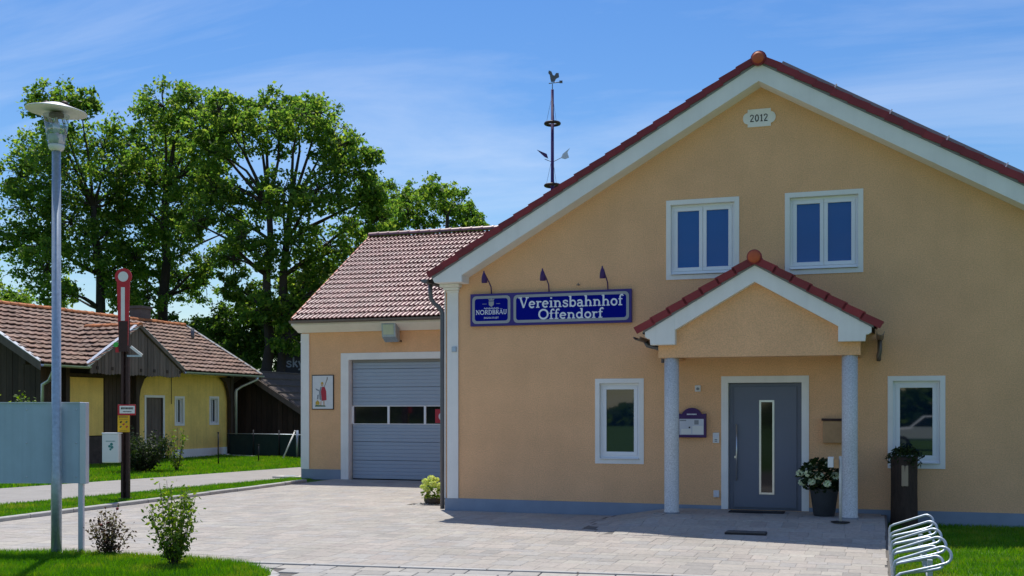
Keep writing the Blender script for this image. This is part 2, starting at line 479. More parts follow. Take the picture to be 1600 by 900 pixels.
# ------------------------------------------------------------------ stroke lettering
def arc(cx, cy, rx, ry, a0, a1, n=14):
    return [(cx + rx * math.cos(R(a0 + (a1 - a0) * i / n)), cy + ry * math.sin(R(a0 + (a1 - a0) * i / n))) for i in range(n + 1)]
TK, TN, SE = .15, .085, .085
def _stem(x, h, top=True, bot=True, y0=0): 
    out = [([(x, y0), (x, h)], TK)]
    if bot: out.append(([(x - .15, y0 + SE / 2), (x + .15, y0 + SE / 2)], SE))
    if top: out.append(([(x - .15, h - SE / 2), (x, h - SE / 2)], SE))
    return out
GLYPHS = {
 'V': ([([(.10, 1), (.42, .03)], TK), ([(.42, .03), (.74, 1)], TN), ([(-.06, .96), (.27, .96)], SE), ([(.58, .96), (.88, .96)], SE)], .86),
 'e': ([(arc(.31, .31, .23, .27, 5, 318), TK * .9), ([(.10, .33), (.54, .33)], TN)], .66),
 'r': (_stem(.17, .62) + [(arc(.36, .36, .17, .20, 165, 60), TN + .02), ([(.43, .55), (.47, .50)], .13)], .54),
 'i': (_stem(.17, .62) + [([(.17, .79), (.17, .92)], TK)], .38),
 'n': (_stem(.17, .62) + [(arc(.37, .36, .19, .20, 170, 0), TN + .03), ([(.56, .38), (.56, 0)], TK), ([(.43, SE / 2), (.71, SE / 2)], SE)], .76),
 's': ([([(.47, .44), (.46, .54), (.36, .585), (.25, .585), (.13, .53), (.13, .42), (.22, .36), (.38, .29), (.48, .22), (.47, .10), (.36, .035), (.22, .035), (.11, .09), (.09, .20)], TN + .035)], .58),
 'b': (_stem(.16, 1, bot=False) + [(arc(.37, .31, .22, .27, 150, -150), TK * .85)], .70),
 'a': ([([(.11, .47), (.15, .56), (.28, .59), (.40, .56), (.46, .46), (.46, .10), (.52, .04), (.62, .04)], TN + .045), (arc(.29, .19, .19, .155, 60, 330), TN + .035)], .66),
 'h': (_stem(.17, 1) + [(arc(.37, .36, .19, .20, 170, 0), TN + .03), ([(.56, .38), (.56, 0)], TK), ([(.43, SE / 2), (.71, SE / 2)], SE)], .76),
 'o': ([(arc(.32, .31, .23, .27, 0, 360, 22), TK * .88)], .66),
 'f': ([([(.18, 0), (.18, .78), (.23, .91), (.34, .96), (.43, .93)], TK * .9), ([(.43, .88), (.45, .84)], .13), ([(.03, .58), (.38, .58)], SE), ([(.03, SE / 2), (.36, SE / 2)], SE)], .45),
 'O': ([(arc(.48, .5, .38, .45, 0, 360, 28), TK)], .98),
 'd': ([(arc(.31, .31, .22, .27, 30, 330), TK * .85), ([(.52, 0), (.52, 1)], TK), ([(.38, 1 - SE / 2), (.52, 1 - SE / 2)], SE), ([(.52, SE / 2), (.66, SE / 2)], SE)], .72),
 'N': ([([(.14, 0), (.14, 1)], TN), ([(.14, .98), (.68, .02)], TK), ([(.68, 0), (.68, 1)], TN), ([(0, .035), (.28, .035)], .07), ([(.54, .965), (.82, .965)], .07), ([(0, .965), (.16, .965)], .07)], .84),
 'R': ([([(.17, 0), (.17, 1)], TK), (arc(.30, .74, .26, .225, 90, -90), TN + .03), ([(.17, .965), (.30, .965)], TN), ([(.17, .515), (.30, .515)], TN), ([(.34, .50), (.68, .03)], TK), ([(.03, .035), (.31, .035)], .07)], .74),
 'D': ([([(.17, 0), (.17, 1)], TK), (arc(.28, .5, .42, .46, 90, -90), TN + .05), ([(.03, .96), (.30, .96)], TN), ([(.03, .04), (.30, .04)], TN)], .80),
 'B': ([([(.17, 0), (.17, 1)], TK), (arc(.30, .75, .24, .215, 90, -90), TN + .03), (arc(.30, .27, .29, .23, 90, -90), TN + .04), ([(.03, .965), (.30, .965)], TN), ([(.17, .52), (.30, .52)], TN), ([(.03, .035), (.30, .035)], TN)], .68),
 'Ä': ([([(.06, 0), (.38, 1)], TN), ([(.38, 1), (.70, 0)], TK), ([(.18, .33), (.56, .33)], TN), ([(.22, 1.12), (.22, 1.25)], .11), ([(.54, 1.12), (.54, 1.25)], .11), ([(-.04, .035), (.18, .035)], .07), ([(.58, .035), (.82, .035)], .07)], .80),
 'U': ([([(.17, 1), (.17, .30), (.22, .12), (.38, .04), (.54, .12), (.60, .30), (.60, 1)], TN + .05), ([(.03, .965), (.31, .965)], .07), ([(.48, .965), (.74, .965)], .07)], .78),
 '2': ([([(.08, .72), (.10, .88), (.25, .95), (.42, .92), (.52, .80), (.48, .62), (.12, .14), (.08, .06), (.56, .06)], .12)], .70),
 '0': ([(arc(.32, .5, .22, .44, 0, 360, 20), .13)], .70),
 '1': ([([(.12, .80), (.30, .96), (.30, .05)], .13), ([(.12, .05), (.48, .05)], .10)], .60),
 'S': ([([(.50, .74), (.44, .90), (.28, .96), (.12, .88), (.10, .70), (.26, .56), (.42, .46), (.54, .30), (.48, .10), (.28, .04), (.12, .10), (.07, .26)], .11)], .64),
 'k': ([([(.13, 0), (.13, 1)], TK), ([(.15, .28), (.45, .62)], TK), ([(.26, .36), (.50, 0)], TK)], .56),
 'y': ([([(.06, .62), (.27, .05)], TK), ([(.50, .62), (.26, -.06), (.18, -.22), (.04, -.24)], TK)], .56),
 'I': ([([(.14, 0), (.14, 1)], .12)], .30), 'G': ([(arc(.42, .5, .34, .45, 40, 330), .12), ([(.44, .45), (.74, .45), (.74, .15)], .12)], .86),
 'L': ([([(.12, 1), (.12, .05), (.52, .05)], .12)], .58), 'T': ([([(.30, 0), (.30, 1)], .12), ([(.02, .95), (.58, .95)], .12)], .62),
 'A': ([([(.05, 0), (.34, 1), (.63, 0)], .12), ([(.16, .33), (.52, .33)], .10)], .70), ' ': ([], .35),
}
def text_width(s, sp=0): return sum(GLYPHS[c][1] + sp for c in s) - sp
def ribbon(mb, pts, w, to3, d0, d1, mi=0):
    """flat thick stroke along 2-D points"""
    L = []; Rr = []
    n = len(pts)
    closed = n > 3 and math.hypot(pts[0][0] - pts[-1][0], pts[0][1] - pts[-1][1]) < 1e-6
    for i, (x, y) in enumerate(pts):
        if closed and i in (0, n - 1): a, b = pts[n - 2], pts[1]
        else: a, b = pts[max(i - 1, 0)], pts[min(i + 1, n - 1)]
        dx, dy = b[0] - a[0], b[1] - a[1]; l = math.hypot(dx, dy) or 1
        nx, ny = -dy / l, dx / l
        L.append((x + nx * w / 2, y + ny * w / 2)); Rr.append((x - nx * w / 2, y - ny * w / 2))
    vs = []
    for d in (d0, d1):
        vs += [to3(p, d) for p in L] + [to3(p, d) for p in Rr]
    fs = []
    for i in range(n - 1):
        fs.append((2 * n + i, 2 * n + i + 1, 3 * n + i + 1, 3 * n + i))
        fs.append((i, n + i, n + i + 1, i + 1))
        fs.append((i, i + 1, 2 * n + i + 1, 2 * n + i)); fs.append((n + i, 3 * n + i, 3 * n + i + 1, n + i + 1))
    fs.append((0, 2 * n, 3 * n, n)); fs.append((n - 1, 2 * n - 1, 4 * n - 1, 3 * n - 1))
    mb.add(vs, fs, mi)
def lettering(s, name, parent, origin, xd, zd, nd, h, width=None, mat=None, sp=0.0, depth=.004, bold=1.0):
    """text centred on origin, cap height h"""
    tw = text_width(s, sp)
    sxx = (width / tw) if width else h
    mb = MB(); x = -tw / 2; k = 0
    origin, xd, zd, nd = Vector(origin), Vector(xd), Vector(zd), Vector(nd)
    for ch in s:
        strokes, adv = GLYPHS[ch]
        for pts, w in strokes:
            k += 1
            # keep the stroke width even when the word is narrowed
            to3 = lambda p, d: origin + xd * (p[0]) + zd * (p[1]) + nd * d
            P2 = [((x + a) * sxx, b * h) for a, b in pts]
            ribbon(mb, P2, w * (h * .5 + sxx * .5) * bold, to3, 0.0, depth + .00015 * (k % 7))
        x += adv + sp
    return mb.build(name, mat or m_letter, parent)

# ------------------------------------------------------------------ tile fields
def tile_mesh(name, w, l, mat, prof, th=.018, lift=.03):
    """one roof tile: x across, y up the slope, z off the roof; lower edge lifted over the tile below"""
    mb = MB()
    n = len(prof)
    L0 = -l * .04; L1 = l * 1.02
    lo = [(x * w, L0, z + lift) for x, z in prof]; hi = [(x * w, L1, z) for x, z in prof]
    lo2 = [(x * w, L0, z + lift - th) for x, z in prof]
    vs = lo + hi + lo2
    fs = [(i, i + 1, n + i + 1, n + i) for i in range(n - 1)]
    fs += [(2 * n + i, 2 * n + i + 1, i + 1, i) for i in range(n - 1)]
    mb.add(vs, fs)
    mb.add([lo[0], hi[0], (lo[0][0], L0, lo[0][2] - th), (hi[0][0], L1, hi[0][2] - th)], [(0, 1, 3, 2)])
    mb.add([lo[-1], hi[-1], (lo[-1][0], L0, lo[-1][2] - th), (hi[-1][0], L1, hi[-1][2] - th)], [(0, 2, 3, 1)])
    return mb.mesh(name, mat, fix=False)
def tile_field(parent, me, mat, o, u, v, nu, nv, du, dv, test=None, limit=300, stagger=0.0, part_test=None, jit=.004):
    o, u, v = Vector(o), Vector(u).normalized(), Vector(v).normalized()
    n = u.cross(v)
    base = org(parent)
    cells = []
    for j in range(nv):
        for i in range(nu):
            p = o + u * ((i + (stagger if j % 2 else 0)) * du) + v * (j * dv)
            c = p + u * du / 2 + v * dv / 2
            if test and not test(c): continue
            cells.append((p, c))
    cells.sort(key=lambda t: (not (in_view(t[1]) and (part_test is None or part_test(t[1]))), cam_dist(t[1])))
    rr = random.Random(5)
    rest = []
    for k, (p, c) in enumerate(cells):
        q = p - base + n * rr.uniform(-jit, jit) + u * rr.uniform(-jit, jit)
        m = Matrix(((u.x, v.x, n.x, q.x), (u.y, v.y, n.y, q.y), (u.z, v.z, n.z, q.z), (0, 0, 0, 1)))
        m = m @ Matrix.Rotation(rr.uniform(-.006, .006), 4, 'Z')
        if k < limit and in_view(c) and (part_test is None or part_test(c)):
            t = bpy.data.objects.new("roof_tile", me)
            link(t, parent); t.matrix_local = m
        else:
            rest.append(m)
    if rest:
        join_instances("roof_tile_rows", me, rest, mat, parent)

# ================================================================== GROUND
g = MB()
g.add([(-900, -900, -.03), (900, -900, -.03), (900, 900, -.03), (-900, 900, -.03)], [(0, 1, 2, 3)])
tag(g.build("ground", m_ground), kind='structure')

p = MB()   # path beyond the kerb
p.add([(-9.2, -8, -.018), (-8.72, -4, -.018), (-8.354, -1.43, -.018), (-7.232, 7.77, -.018), (-6.3, 15.5, -.018), (-9.1, 15.5, -.018), (-9.645, 12.05, -.018), (-10.6, 6.6, -.018), (-11.6, 1.5, -.018), (-12.6, -4, -.018), (-13.3, -8, -.018)],
      [tuple(range(11))])
tag(p.build("path", m_asph), kind='structure')

# paved forecourt: a ramp of the same stones rises to the door
def ramp_z(x, y):
    dx = max(3.95 - x, 0); dy = max(-1.45 - y, 0)
    d = math.hypot(dx * 1.3, dy * .95)
    return .155 * max(0.0, 1 - d / 1.25)
fc = MB()
nx, ny = 27, 27
xs = [-5.85 + i * (7.25 + 5.85) / nx for i in range(nx + 1)]
ys = [-6.9 + i * 13.85 / ny for i in range(ny + 1)]
vs = [(x, y, ramp_z(x, min(y, 0)) * (1 if y < .3 else 0) - .014) for y in ys for x in xs]
fs = [(j * (nx + 1) + i, j * (nx + 1) + i + 1, (j + 1) * (nx + 1) + i + 1, (j + 1) * (nx + 1) + i) for j in range(ny) for i in range(nx)
      if not (xs[i] > .3 and ys[j] > .4)]
fc.add(vs, fs)
forecourt = tag(fc.build("forecourt_paving", m_sand), kind='structure')
def channel_y(x): return -6.773 + .1135 * x
def island_edge(x):     # top edge of the lawn island
    pts = [(-9, -8.6), (-5, -7.55), (-3.05, -7.02), (-2.2, -6.82), (-1.41, -6.72), (-.5, -6.78), (.37, -7.0), (.75, -7.25), (1.07, -7.56), (1.25, -8.2), (1.3, -9.5)]
    for a, b in zip(pts, pts[1:]):
        if a[0] <= x <= b[0]:
            return a[1] + (b[1] - a[1]) * (x - a[0]) / (b[0] - a[0])
    return -99
rng = random.Random(11)
paver_meshes = {}
def paver_mesh(w, d):
    key = (round(w, 3), round(d, 3))
    if key not in paver_meshes:
        mb = MB(); c = .007; h = .02
        lo = [(0, 0), (w, 0), (w, d), (0, d)]; hi = [(c, c), (w - c, c), (w - c, d - c), (c, d - c)]
        vs = [(x, y, -h) for x, y in lo] + [(x, y, -.005) for x, y in lo] + [(x, y, 0) for x, y in hi]
        fs = [(8, 9, 10, 11)]
        for i in range(4):
            k = (i + 1) % 4
            fs += [(i, k, 4 + k, 4 + i), (4 + i, 4 + k, 8 + k, 8 + i)]
        mb.add(vs, fs)
        paver_meshes[key] = mb.mesh("paving_stone", m_paver, fix=False)
    return paver_meshes[key]
cells = []
y = -6.95
rows = (.24, .38, .30, .20, .38, .26)
j = 0
while y < 6.93:
    d = rows[(j * 7 + j // 3) % len(rows)]; j += 1
    if y < 0 < y + d: d = max(.06, -y - .004) if -y > .1 else d
    x = -5.84 - (rng.random() * .1)
    while x < 7.22:
        w = rng.choice((.18, .22, .22, .26, .30, .36))
        x0, x1 = max(x, -5.84), min(x + w, 7.22)
        x += w
        if x1 - x0 < .05: continue
        cxm, cym = (x0 + x1) / 2, y + d / 2
        if y + d / 2 > -.02 and x1 > -.03:
            if x0 > -.1: continue
            x1 = -.03
        yc = channel_y(cxm) + .055
        yy, dd = y, d
        if y < yc:
            if y + d < yc + .05: continue
            dd = y + d - yc; yy = yc
        if cym < island_edge(cxm) + .12: continue
        if -1.0 < cxm < 0 and .75 < cym < 1.75: continue     # planting bed by the corner
        gap = .004
        qw = round((x1 - x0 - 2 * gap) / .02) * .02
        cells.append((x0 + gap, yy + gap, max(qw, .04), round((dd - 2 * gap) / .01) * .01))
    y += d
def far(c): return cam_dist((c[0] + c[2] / 2, c[1] + c[3] / 2, 0))
cells.sort(key=lambda c: (not in_view((c[0], c[1], 0)), far(c)))
def place_pavers(cells, parent, limit, meshf, mat, zf, name, tiltr):
    rr = random.Random(3)
    V = []; F = []
    for k, (x, y, w, d) in enumerate(cells):
        z = zf(x + w / 2, y + d / 2) + rr.uniform(-.0015, .002)
        e = .05
        gx = (zf(x + w / 2 + e, y + d / 2) - zf(x + w / 2 - e, y + d / 2)) / (2 * e); gy = (zf(x + w / 2, y + d / 2 + e) - zf(x + w / 2, y + d / 2 - e)) / (2 * e)
        gx += rr.uniform(-1, 1) * tiltr; gy += rr.uniform(-1, 1) * tiltr
        me = meshf(w, d)
        if k < limit and in_view((x, y, 0)):
            o = bpy.data.objects.new(name, me); link(o, parent)
            n = Vector((-gx, -gy, 1)).normalized(); u = Vector((1, 0, gx)).normalized(); v = n.cross(u)
            z0 = z - gx * w / 2 - gy * d / 2
            o.matrix_local = Matrix(((u.x, v.x, n.x, x), (u.y, v.y, n.y, y), (u.z, v.z, n.z, z0), (0, 0, 0, 1)))
        else:
            b = len(V)
            for vv in me.vertices:
                V.append((x + vv.co.x, y + vv.co.y, z + vv.co.z + gx * (vv.co.x - w / 2) + gy * (vv.co.y - d / 2)))
            F.extend([tuple(i + b for i in pl.vertices) for pl in me.polygons])
    if V:
        me = bpy.data.meshes.new(name + "_field"); me.from_pydata(V, [], F); me.materials.append(mat); me.update()
        o = bpy.data.objects.new(name + "_field", me); link(o, parent); o['kind'] = 'stuff'
place_pavers(cells, forecourt, 300, paver_mesh, m_paver, lambda x, y: ramp_z(x, min(y, -.02)) if y < .05 else 0.0, "paving_stone", .004)

# street strip in front of the channel: larger grey stones on the same skew
street_me = {}
def street_mesh(w, d):
    key = (round(w, 3), round(d, 3))
    if key not in street_me:
        me = paver_mesh(w, d).copy(); me.materials.clear(); me.materials.append(m_paver2); street_me[key] = me
    return street_me[key]
st = MB(); st.add([(-1.0, -6.93, -.016), (7.25, -6.0, -.016), (7.25, -14, -.016), (-1, -14, -.016)], [(0, 3, 2, 1)])
street = tag(st.build("street_paving", m_sand), kind='structure')
ang = math.atan(.1135)
ca, sa = math.cos(ang), math.sin(ang)
strip = []
rr = random.Random(8)
for j in range(9):
    t = -1.0 - rr.random() * .4
    while t < 8.3:
        w = rr.choice((.32, .40, .48))
        strip.append((t, -.07 - (j + 1) * .26, w - .012, .248)); t += w
V = []; F = []
base = Vector((0, -6.773, 0))
cnt = 0
far_strip = []
for (t, dd, w, d) in sorted(strip, key=lambda c: -c[1]):
    c = base + Vector((ca * (t + w / 2) - sa * (dd + d / 2), sa * (t + w / 2) + ca * (dd + d / 2), 0))
    if c.y < island_edge(c.x) + .24 or c.x > 7.1 or c.x < -.6: continue
    if not in_view(c, 1.02): continue
    o = bpy.data.objects.new("street_stone", street_mesh(w, d)); link(o, street)
    o.location = base + Vector((ca * t - sa * dd, sa * t + ca * dd, rr.uniform(-.0015, .002)))
    o.rotation_euler = (rr.uniform(-.003, .003), rr.uniform(-.003, .003), ang)
# narrow edging row between the two pavings
ed = paver_mesh(.98, .07).copy(); ed.materials.clear(); ed.materials.append(m_kerb)
for k in range(9):
    t = -.9 + k * 1.0
    c = base + Vector((ca * (t + .5), sa * (t + .5), 0))
    if c.x > 6.8: continue
    o = bpy.data.objects.new("edging_stone", ed); link(o, street)
    o.location = base + Vector((ca * t + sa * .05, sa * t - ca * .05, .012)); o.rotation_euler = (0, 0, ang)

# kerb along the far edge of the forecourt
kb = MB(); kb.box(-5.975, -5.845, -8.5, 5.6, -.03, .045)
kerb = tag(MB().box(-5.97, -5.85, -8.5, 5.6, -.03, .02).build("kerb", m_sand), kind='structure')
ks = MB().prism([(-5.98, -.02), (-5.842, -.02), (-5.842, .055), (-5.855, .068), (-5.967, .068), (-5.98, .055)], 'y', 0, .985)
kme = ks.mesh("kerb_stone", m_kerb)
for k in range(14):
    o = bpy.data.objects.new("kerb_stone", kme); link(o, kerb); o.location = (rng.uniform(-.008, .008), -8.4 + k * 1.0, rng.uniform(-.006, .006))
# rounded stone edge of the lawn island
isl = [(-5, -7.55), (-3.05, -7.02), (-2.2, -6.82), (-1.41, -6.72), (-.5, -6.78), (.37, -7.0), (.75, -7.25), (1.07, -7.56), (1.25, -8.2), (1.3, -9.5)]
lk = tag(MB().box(-9, -8.9, -9.6, -9.4, -.03, .0).build("island_edging", m_kerb), kind='structure')
def chain(pts, step):
    out = [Vector((*pts[0], 0))]; 
    for a, b in zip(pts, pts[1:]):
        a, b = Vector((*a, 0)), Vector((*b, 0)); n = max(1, round((b - a).length / step))
        out += [a + (b - a) * i / n for i in range(1, n + 1)]
    return out
ch = chain(isl, .5)
for a, b in zip(ch, ch[1:]):
    d = (b - a).normalized(); nrm = Vector((-d.y, d.x, 0))
    q = [a + d * .006 + nrm * .09, b - d * .006 + nrm * .09, b - d * .006 - nrm * .01, a + d * .006 - nrm * .01]
    MB().prism([(v.x, v.y) for v in q], 'z', -.03, .022).build("edging_stone", m_kerb, lk, bevel=.008)

# lawn sheets and grass
lawn = MB()
lawn.add([(x, y - .01, .012) for x, y in isl] + [(1.3, -14, .012), (-5, -14, .012)], [tuple(range(len(isl) + 2))])
lawn.add([(7.27, -14, .0), (16, -14, .0), (16, -.03, .0), (7.27, -.03, .0)], [(0, 1, 2, 3)])
tag(lawn.build("lawn", m_ground), kind='structure')
def in_poly(x, y, poly):
    c = np.zeros(len(x), bool); n = len(poly)
    for i in range(n):
        x1, y1 = poly[i]; x2, y2 = poly[(i + 1) % n]
        if y1 == y2: continue
        c ^= ((y1 > y) != (y2 > y)) & (x < (x2 - x1) * (y - y1) / (y2 - y1) + x1)
    return c
def grass(poly, n, h, w, z, seed, name="grass"):
    r = np.random.default_rng(seed)
    P = np.array(poly); lo, hi = P.min(0), P.max(0)
    x = r.uniform(lo[0], hi[0], n); y = r.uniform(lo[1], hi[1], n)
    k = in_poly(x, y, poly); x, y = x[k], y[k]; n = len(x)
    patch = .5 + .5 * np.sin(x * 2.1 + 1.3 * np.sin(y * 1.7)) * np.cos(y * 2.6 + x)
    hh = h * r.uniform(.5, 1.2, n) * (.75 + .4 * patch); a = r.uniform(0, 2 * np.pi, n); b = r.uniform(0, 2 * np.pi, n)
    lean = hh * r.uniform(.1, .8, n)
    v = np.zeros((n, 3, 3))
    v[:, 0] = np.stack([x - np.cos(a) * w, y - np.sin(a) * w, np.full(n, z)], 1)
    v[:, 1] = np.stack([x + np.cos(a) * w, y + np.sin(a) * w, np.full(n, z)], 1)
    v[:, 2] = np.stack([x + np.cos(b) * lean, y + np.sin(b) * lean, z + hh], 1)
    o = np_obj(name, v, 3, m_grass)
    o['kind'] = 'stuff'
    return o
grass([(-3.9, -9.3)] + [(x, y - .02) for x, y in isl[1:]] + [(1.28, -9.3)], 90000, .075, .005, .012, 1)
grass([(7.29, -7.0), (12.6, -7.0), (12.6, -.04), (7.29, -.04)], 90000, .06, .005, .0, 2)
grass([(-8.32, -1.43), (-7.2, 7.7), (-6.85, 8.2), (-6.0, 5.6), (-6.0, -4.4), (-9.0, -6.0)], 60000, .065, .008, -.03, 3)
grass([(-11.7, 1.2), (-10.62, 6.6), (-9.66, 12.0), (-9.1, 15.5), (-10, 19.0), (-16.8, 20), (-16.4, 8), (-15, 1.0)], 80000, .09, .013, -.03, 4)

# ================================================================== TREES AND BUSHES
def trunk_path(base, top, bend, n=6, rng=None):
    a, b = Vector(base), Vector(top)
    return [a + (b - a) * (i / n) + Vector((rng.uniform(-bend, bend), rng.uniform(-bend, bend), 0)) * (1 if 0 < i < n else 0) for i in range(n + 1)]
def tree(name, label, base, blobs, seed, r0=.28, fork=.55, dens=1.0, leaf=.205, mat=None, group=None, cat="tree", spread=1.0, stems=1):
    rg = random.Random(seed); nr = np.random.default_rng(seed)
    bx, by = base
    root = thing(name, label, cat, (bx, by, -.03), group)
    B = []
    for (l, z, r) in blobs:
        f = rg.uniform(-1, 1) * (1.9 if r > .6 else 1.0) * spread
        c = Vector((bx, by, 0)) + RT * l + FW * f
        B.append((Vector((c.x, c.y, 1.75 + (z - 1.75) * .962)), r))
    zmax = max(c.z for c, r in B); zmin = min(c.z for c, r in B)
    tb = MB()
    ztop = zmin + (zmax - zmin) * fork
    cl = sum((c - Vector((bx, by, 0))).dot(RT) for c, r in B) / len(B)
    paths = []
    for s in range(stems):
        off = RT * ((s - (stems - 1) / 2) * .5)
        tp = trunk_path(Vector((bx, by, -.1)) + off * .6, Vector((bx, by, ztop)) + RT * cl * .5 + off * 2, .16, 7, rg)
        rad = [r0 * (1.25 - .75 * i / 7) / (1 if stems == 1 else 1.25) for i in range(8)]; rad[0] *= 1.3
        tb.tube(tp, rad, 10); paths.append(tp)
    tb.build("trunk", m_bark, root)
    lb = MB(); cen = []; siz = []
    for c, r in B:
        tp = min(paths, key=lambda t: min((q - c).length for q in t))
        cand = [q for q in tp[2:] if q.z < c.z - .25 * (Vector((q.x, q.y, 0)) - Vector((c.x, c.y, 0))).length] or [tp[2]]
        q = min(cand, key=lambda q: (q - c).length)
        mid = (q + c) / 2 + Vector((rg.uniform(-.25, .25), rg.uniform(-.25, .25), .22 * (c - q).length * rg.uniform(-.2, .8)))
        lb.tube([q, (q + mid) / 2 + Vector((0, 0, rg.uniform(-.1, .1))), mid, (mid + c) / 2 + Vector((rg.uniform(-.1, .1), 0, rg.uniform(-.1, .1))), c], [r0 * .30, r0 * .24, r0 * .18, r0 * .12, r0 * .07], 6)
        ncl = max(6, int(19 * r * r * dens + 8))
        for k in range(ncl):
            while True:
                d = Vector((rg.uniform(-1, 1), rg.uniform(-1, 1), rg.uniform(-1, 1)))
                if .25 < d.length < 1: break
            t = c + d * r * 1.16
            if k % 4 != 3:
                lb.tube([c, (c + t) / 2 + Vector((rg.uniform(-.1, .1), rg.uniform(-.1, .1), .08)), t], [r0 * .085, r0 * .06, r0 * .03], 4, caps=False)
            cr_ = r * rg.uniform(.24, .42)
            m = int(62 * dens * rg.uniform(.5, 1.25))
            pp = nr.normal(size=(m, 3)) * cr_ * .55 * np.array([1, 1, .7])
            cen.append(pp + np.array(t)); siz.append(nr.uniform(.45, 1.3, m) * leaf)
    lb.build("limb", m_bark, root, fix=False)
    np_obj("crown", leaves(np.concatenate(cen), np.concatenate(siz), nr, .05), 4, mat or m_leaf, root)
    return root
GT = "tall trees behind the old shed"
tree("broadleaf_tree", "tall broadleaf tree at far left, right behind the lantern of the street lamp", (-27.59, 25.64),
     [(-1.9, 16.3, 1.22), (-3.4, 14.8, 1.28), (-4.5, 13.5, 0.86), (-3.9, 11.8, 1.38), (-1.9, 13.4, 1.53), (-0.7, 15.1, 1.28), (-0.2, 12.5, 1.38), (-3.4, 10.0, 1.28), (-1.9, 11.1, 1.47), (-4.4, 10.0, 0.76), (-2.2, 8.5, 1.16), (-0.4, 9.7, 1.22), (0.6, 8.0, 0.98), (-1.6, 7.2, 0.76), (0.2, 11.2, 1.16), (-1.0, 16.7, 0.67), (-2.7, 16.7, 0.76), (1.3, 7.0, 0.76), (-3.2, 8.0, .8), (.9, 9.4, .9), (1.2, 13.6, .8)],
     21, .27, .5, group=GT)
tree("broadleaf_tree", "tall broadleaf tree right behind the red and white railway signal", (-26.66, 28.06),
     [(-1.0, 17.1, 1.02), (0.7, 17.0, 1.08), (2.2, 17.1, 0.95), (-0.4, 15.6, 1.33), (1.4, 15.9, 1.21), (-1.0, 13.8, 1.21), (0.9, 14.0, 1.21), (2.4, 14.9, 0.95), (-0.2, 12.2, 1.21), (1.7, 12.4, 1.33), (-0.9, 10.6, 1.21), (1.4, 10.3, 1.21), (2.6, 9.5, 1.02), (0.6, 8.7, 1.08), (2.0, 8.4, 0.83), (-0.7, 8.9, 1.02), (-1.7, 15.6, 0.7), (0.1, 7.3, 0.83), (3.4, 11.3, 0.7), (3.1, 17.0, .9), (3.4, 15.2, 1.0), (3.3, 13.3, 1.0), (-2.2, 12.4, .9), (-2.0, 9.6, .9)],
     22, .30, .6, dens=.9, group=GT)
tree("broadleaf_tree", "widest tall tree with twin dark stems, left of the garage roof", (-19.22, 26.32),
     [(-1.6, 16.4, 0.82), (-0.4, 16.6, 0.88), (0.8, 16.1, 0.88), (1.7, 15.3, 1.0), (0.2, 15.0, 1.0), (-1.3, 15.0, 1.06), (2.7, 14.5, 1.0), (3.5, 14.0, 0.76), (3.6, 12.8, 1.06), (4.6, 13.4, 0.71), (-2.2, 13.8, 0.82), (4.0, 11.5, 1.24), (2.4, 11.8, 1.12), (0.9, 11.8, 0.94), (-0.7, 11.8, 0.94), (-2.2, 11.2, 1.06), (-2.6, 12.3, 0.94), (2.5, 9.7, 1.29), (1.1, 9.7, 1.06), (-0.9, 9.8, 0.82), (4.4, 9.8, 0.82), (3.1, 8.2, 1.12), (1.5, 7.9, 1.0), (-1.9, 9.0, 0.88), (2.1, 6.6, 0.94), (0.6, 6.6, 0.88), (-2.3, 7.6, 0.53), (4.7, 12.0, 0.71), (4.9, 10.9, .85), (4.4, 8.6, .9), (-3.0, 14.8, .9), (-3.1, 10.4, .8), (-2.4, 16.0, .8), (-3.0, 13.0, .8), (2.2, 16.0, .8), (3.4, 7.2, .9), (-1.4, 7.4, .8), (.1, 8.8, .8), (-.3, 6.4, .8), (1.0, 5.2, .8)],
     23, .32, .55, group=GT, stems=2)
tree("broadleaf_tree", "smaller tree rising behind the left end of the garage ridge", (-18.76, 37.02),
     [(0.2, 13.8, 0.99), (1.2, 14.3, 0.71), (-0.6, 14.3, 0.78), (0.5, 12.5, 0.99), (1.6, 13.0, 0.78), (-0.5, 12.2, 0.99), (0.9, 11.5, 0.85)], 24, .2, .4, group=GT)
tree("broadleaf_tree", "smaller rounded tree whose crown shows over the garage ridge beside the red verge", (-14.66, 36.28),
     [(-0.2, 13.7, 0.89), (-1.2, 13.0, 0.82), (0.7, 13.2, 0.82), (1.5, 12.5, 0.61), (0.2, 12.3, 0.89), (-1.1, 11.8, 0.68), (1.4, 11.8, 0.68), (-0.6, 14.1, 0.55), (1.9, 11.6, 0.48)], 25, .2, .35, group=GT)
tree("broadleaf_tree", "tree at the left edge showing only low boughs above the shed roof", (-37.03, 26.71),
     [(1.6, 7.9, 0.92), (2.4, 7.3, 0.53), (0.5, 8.3, 1.38), (-0.8, 9.7, 1.58), (0.5, 10.3, 0.86), (-0.5, 7.7, 1.32)], 26, .25, .5, group=GT)
def scaled(bl, k): return [(l * k, 1.75 + (z - 1.75) * k, r * k) for l, z, r in bl]
tree("big_bush", "dark overgrown bush behind the shed roof, left of the twin-stemmed tree", (-22.0, 27.4),
     scaled([(0.0, 5.6, 0.94), (-0.8, 5.1, 0.66), (1.1, 4.9, 0.88), (0.4, 4.0, 0.94), (-0.8, 3.7, 0.72), (1.9, 5.8, .9), (2.0, 4.6, .8), (.8, 6.2, .7)], 1.12), 27, .14, .3, 1.3, .20, m_leaf2, cat="bush", spread=.5)
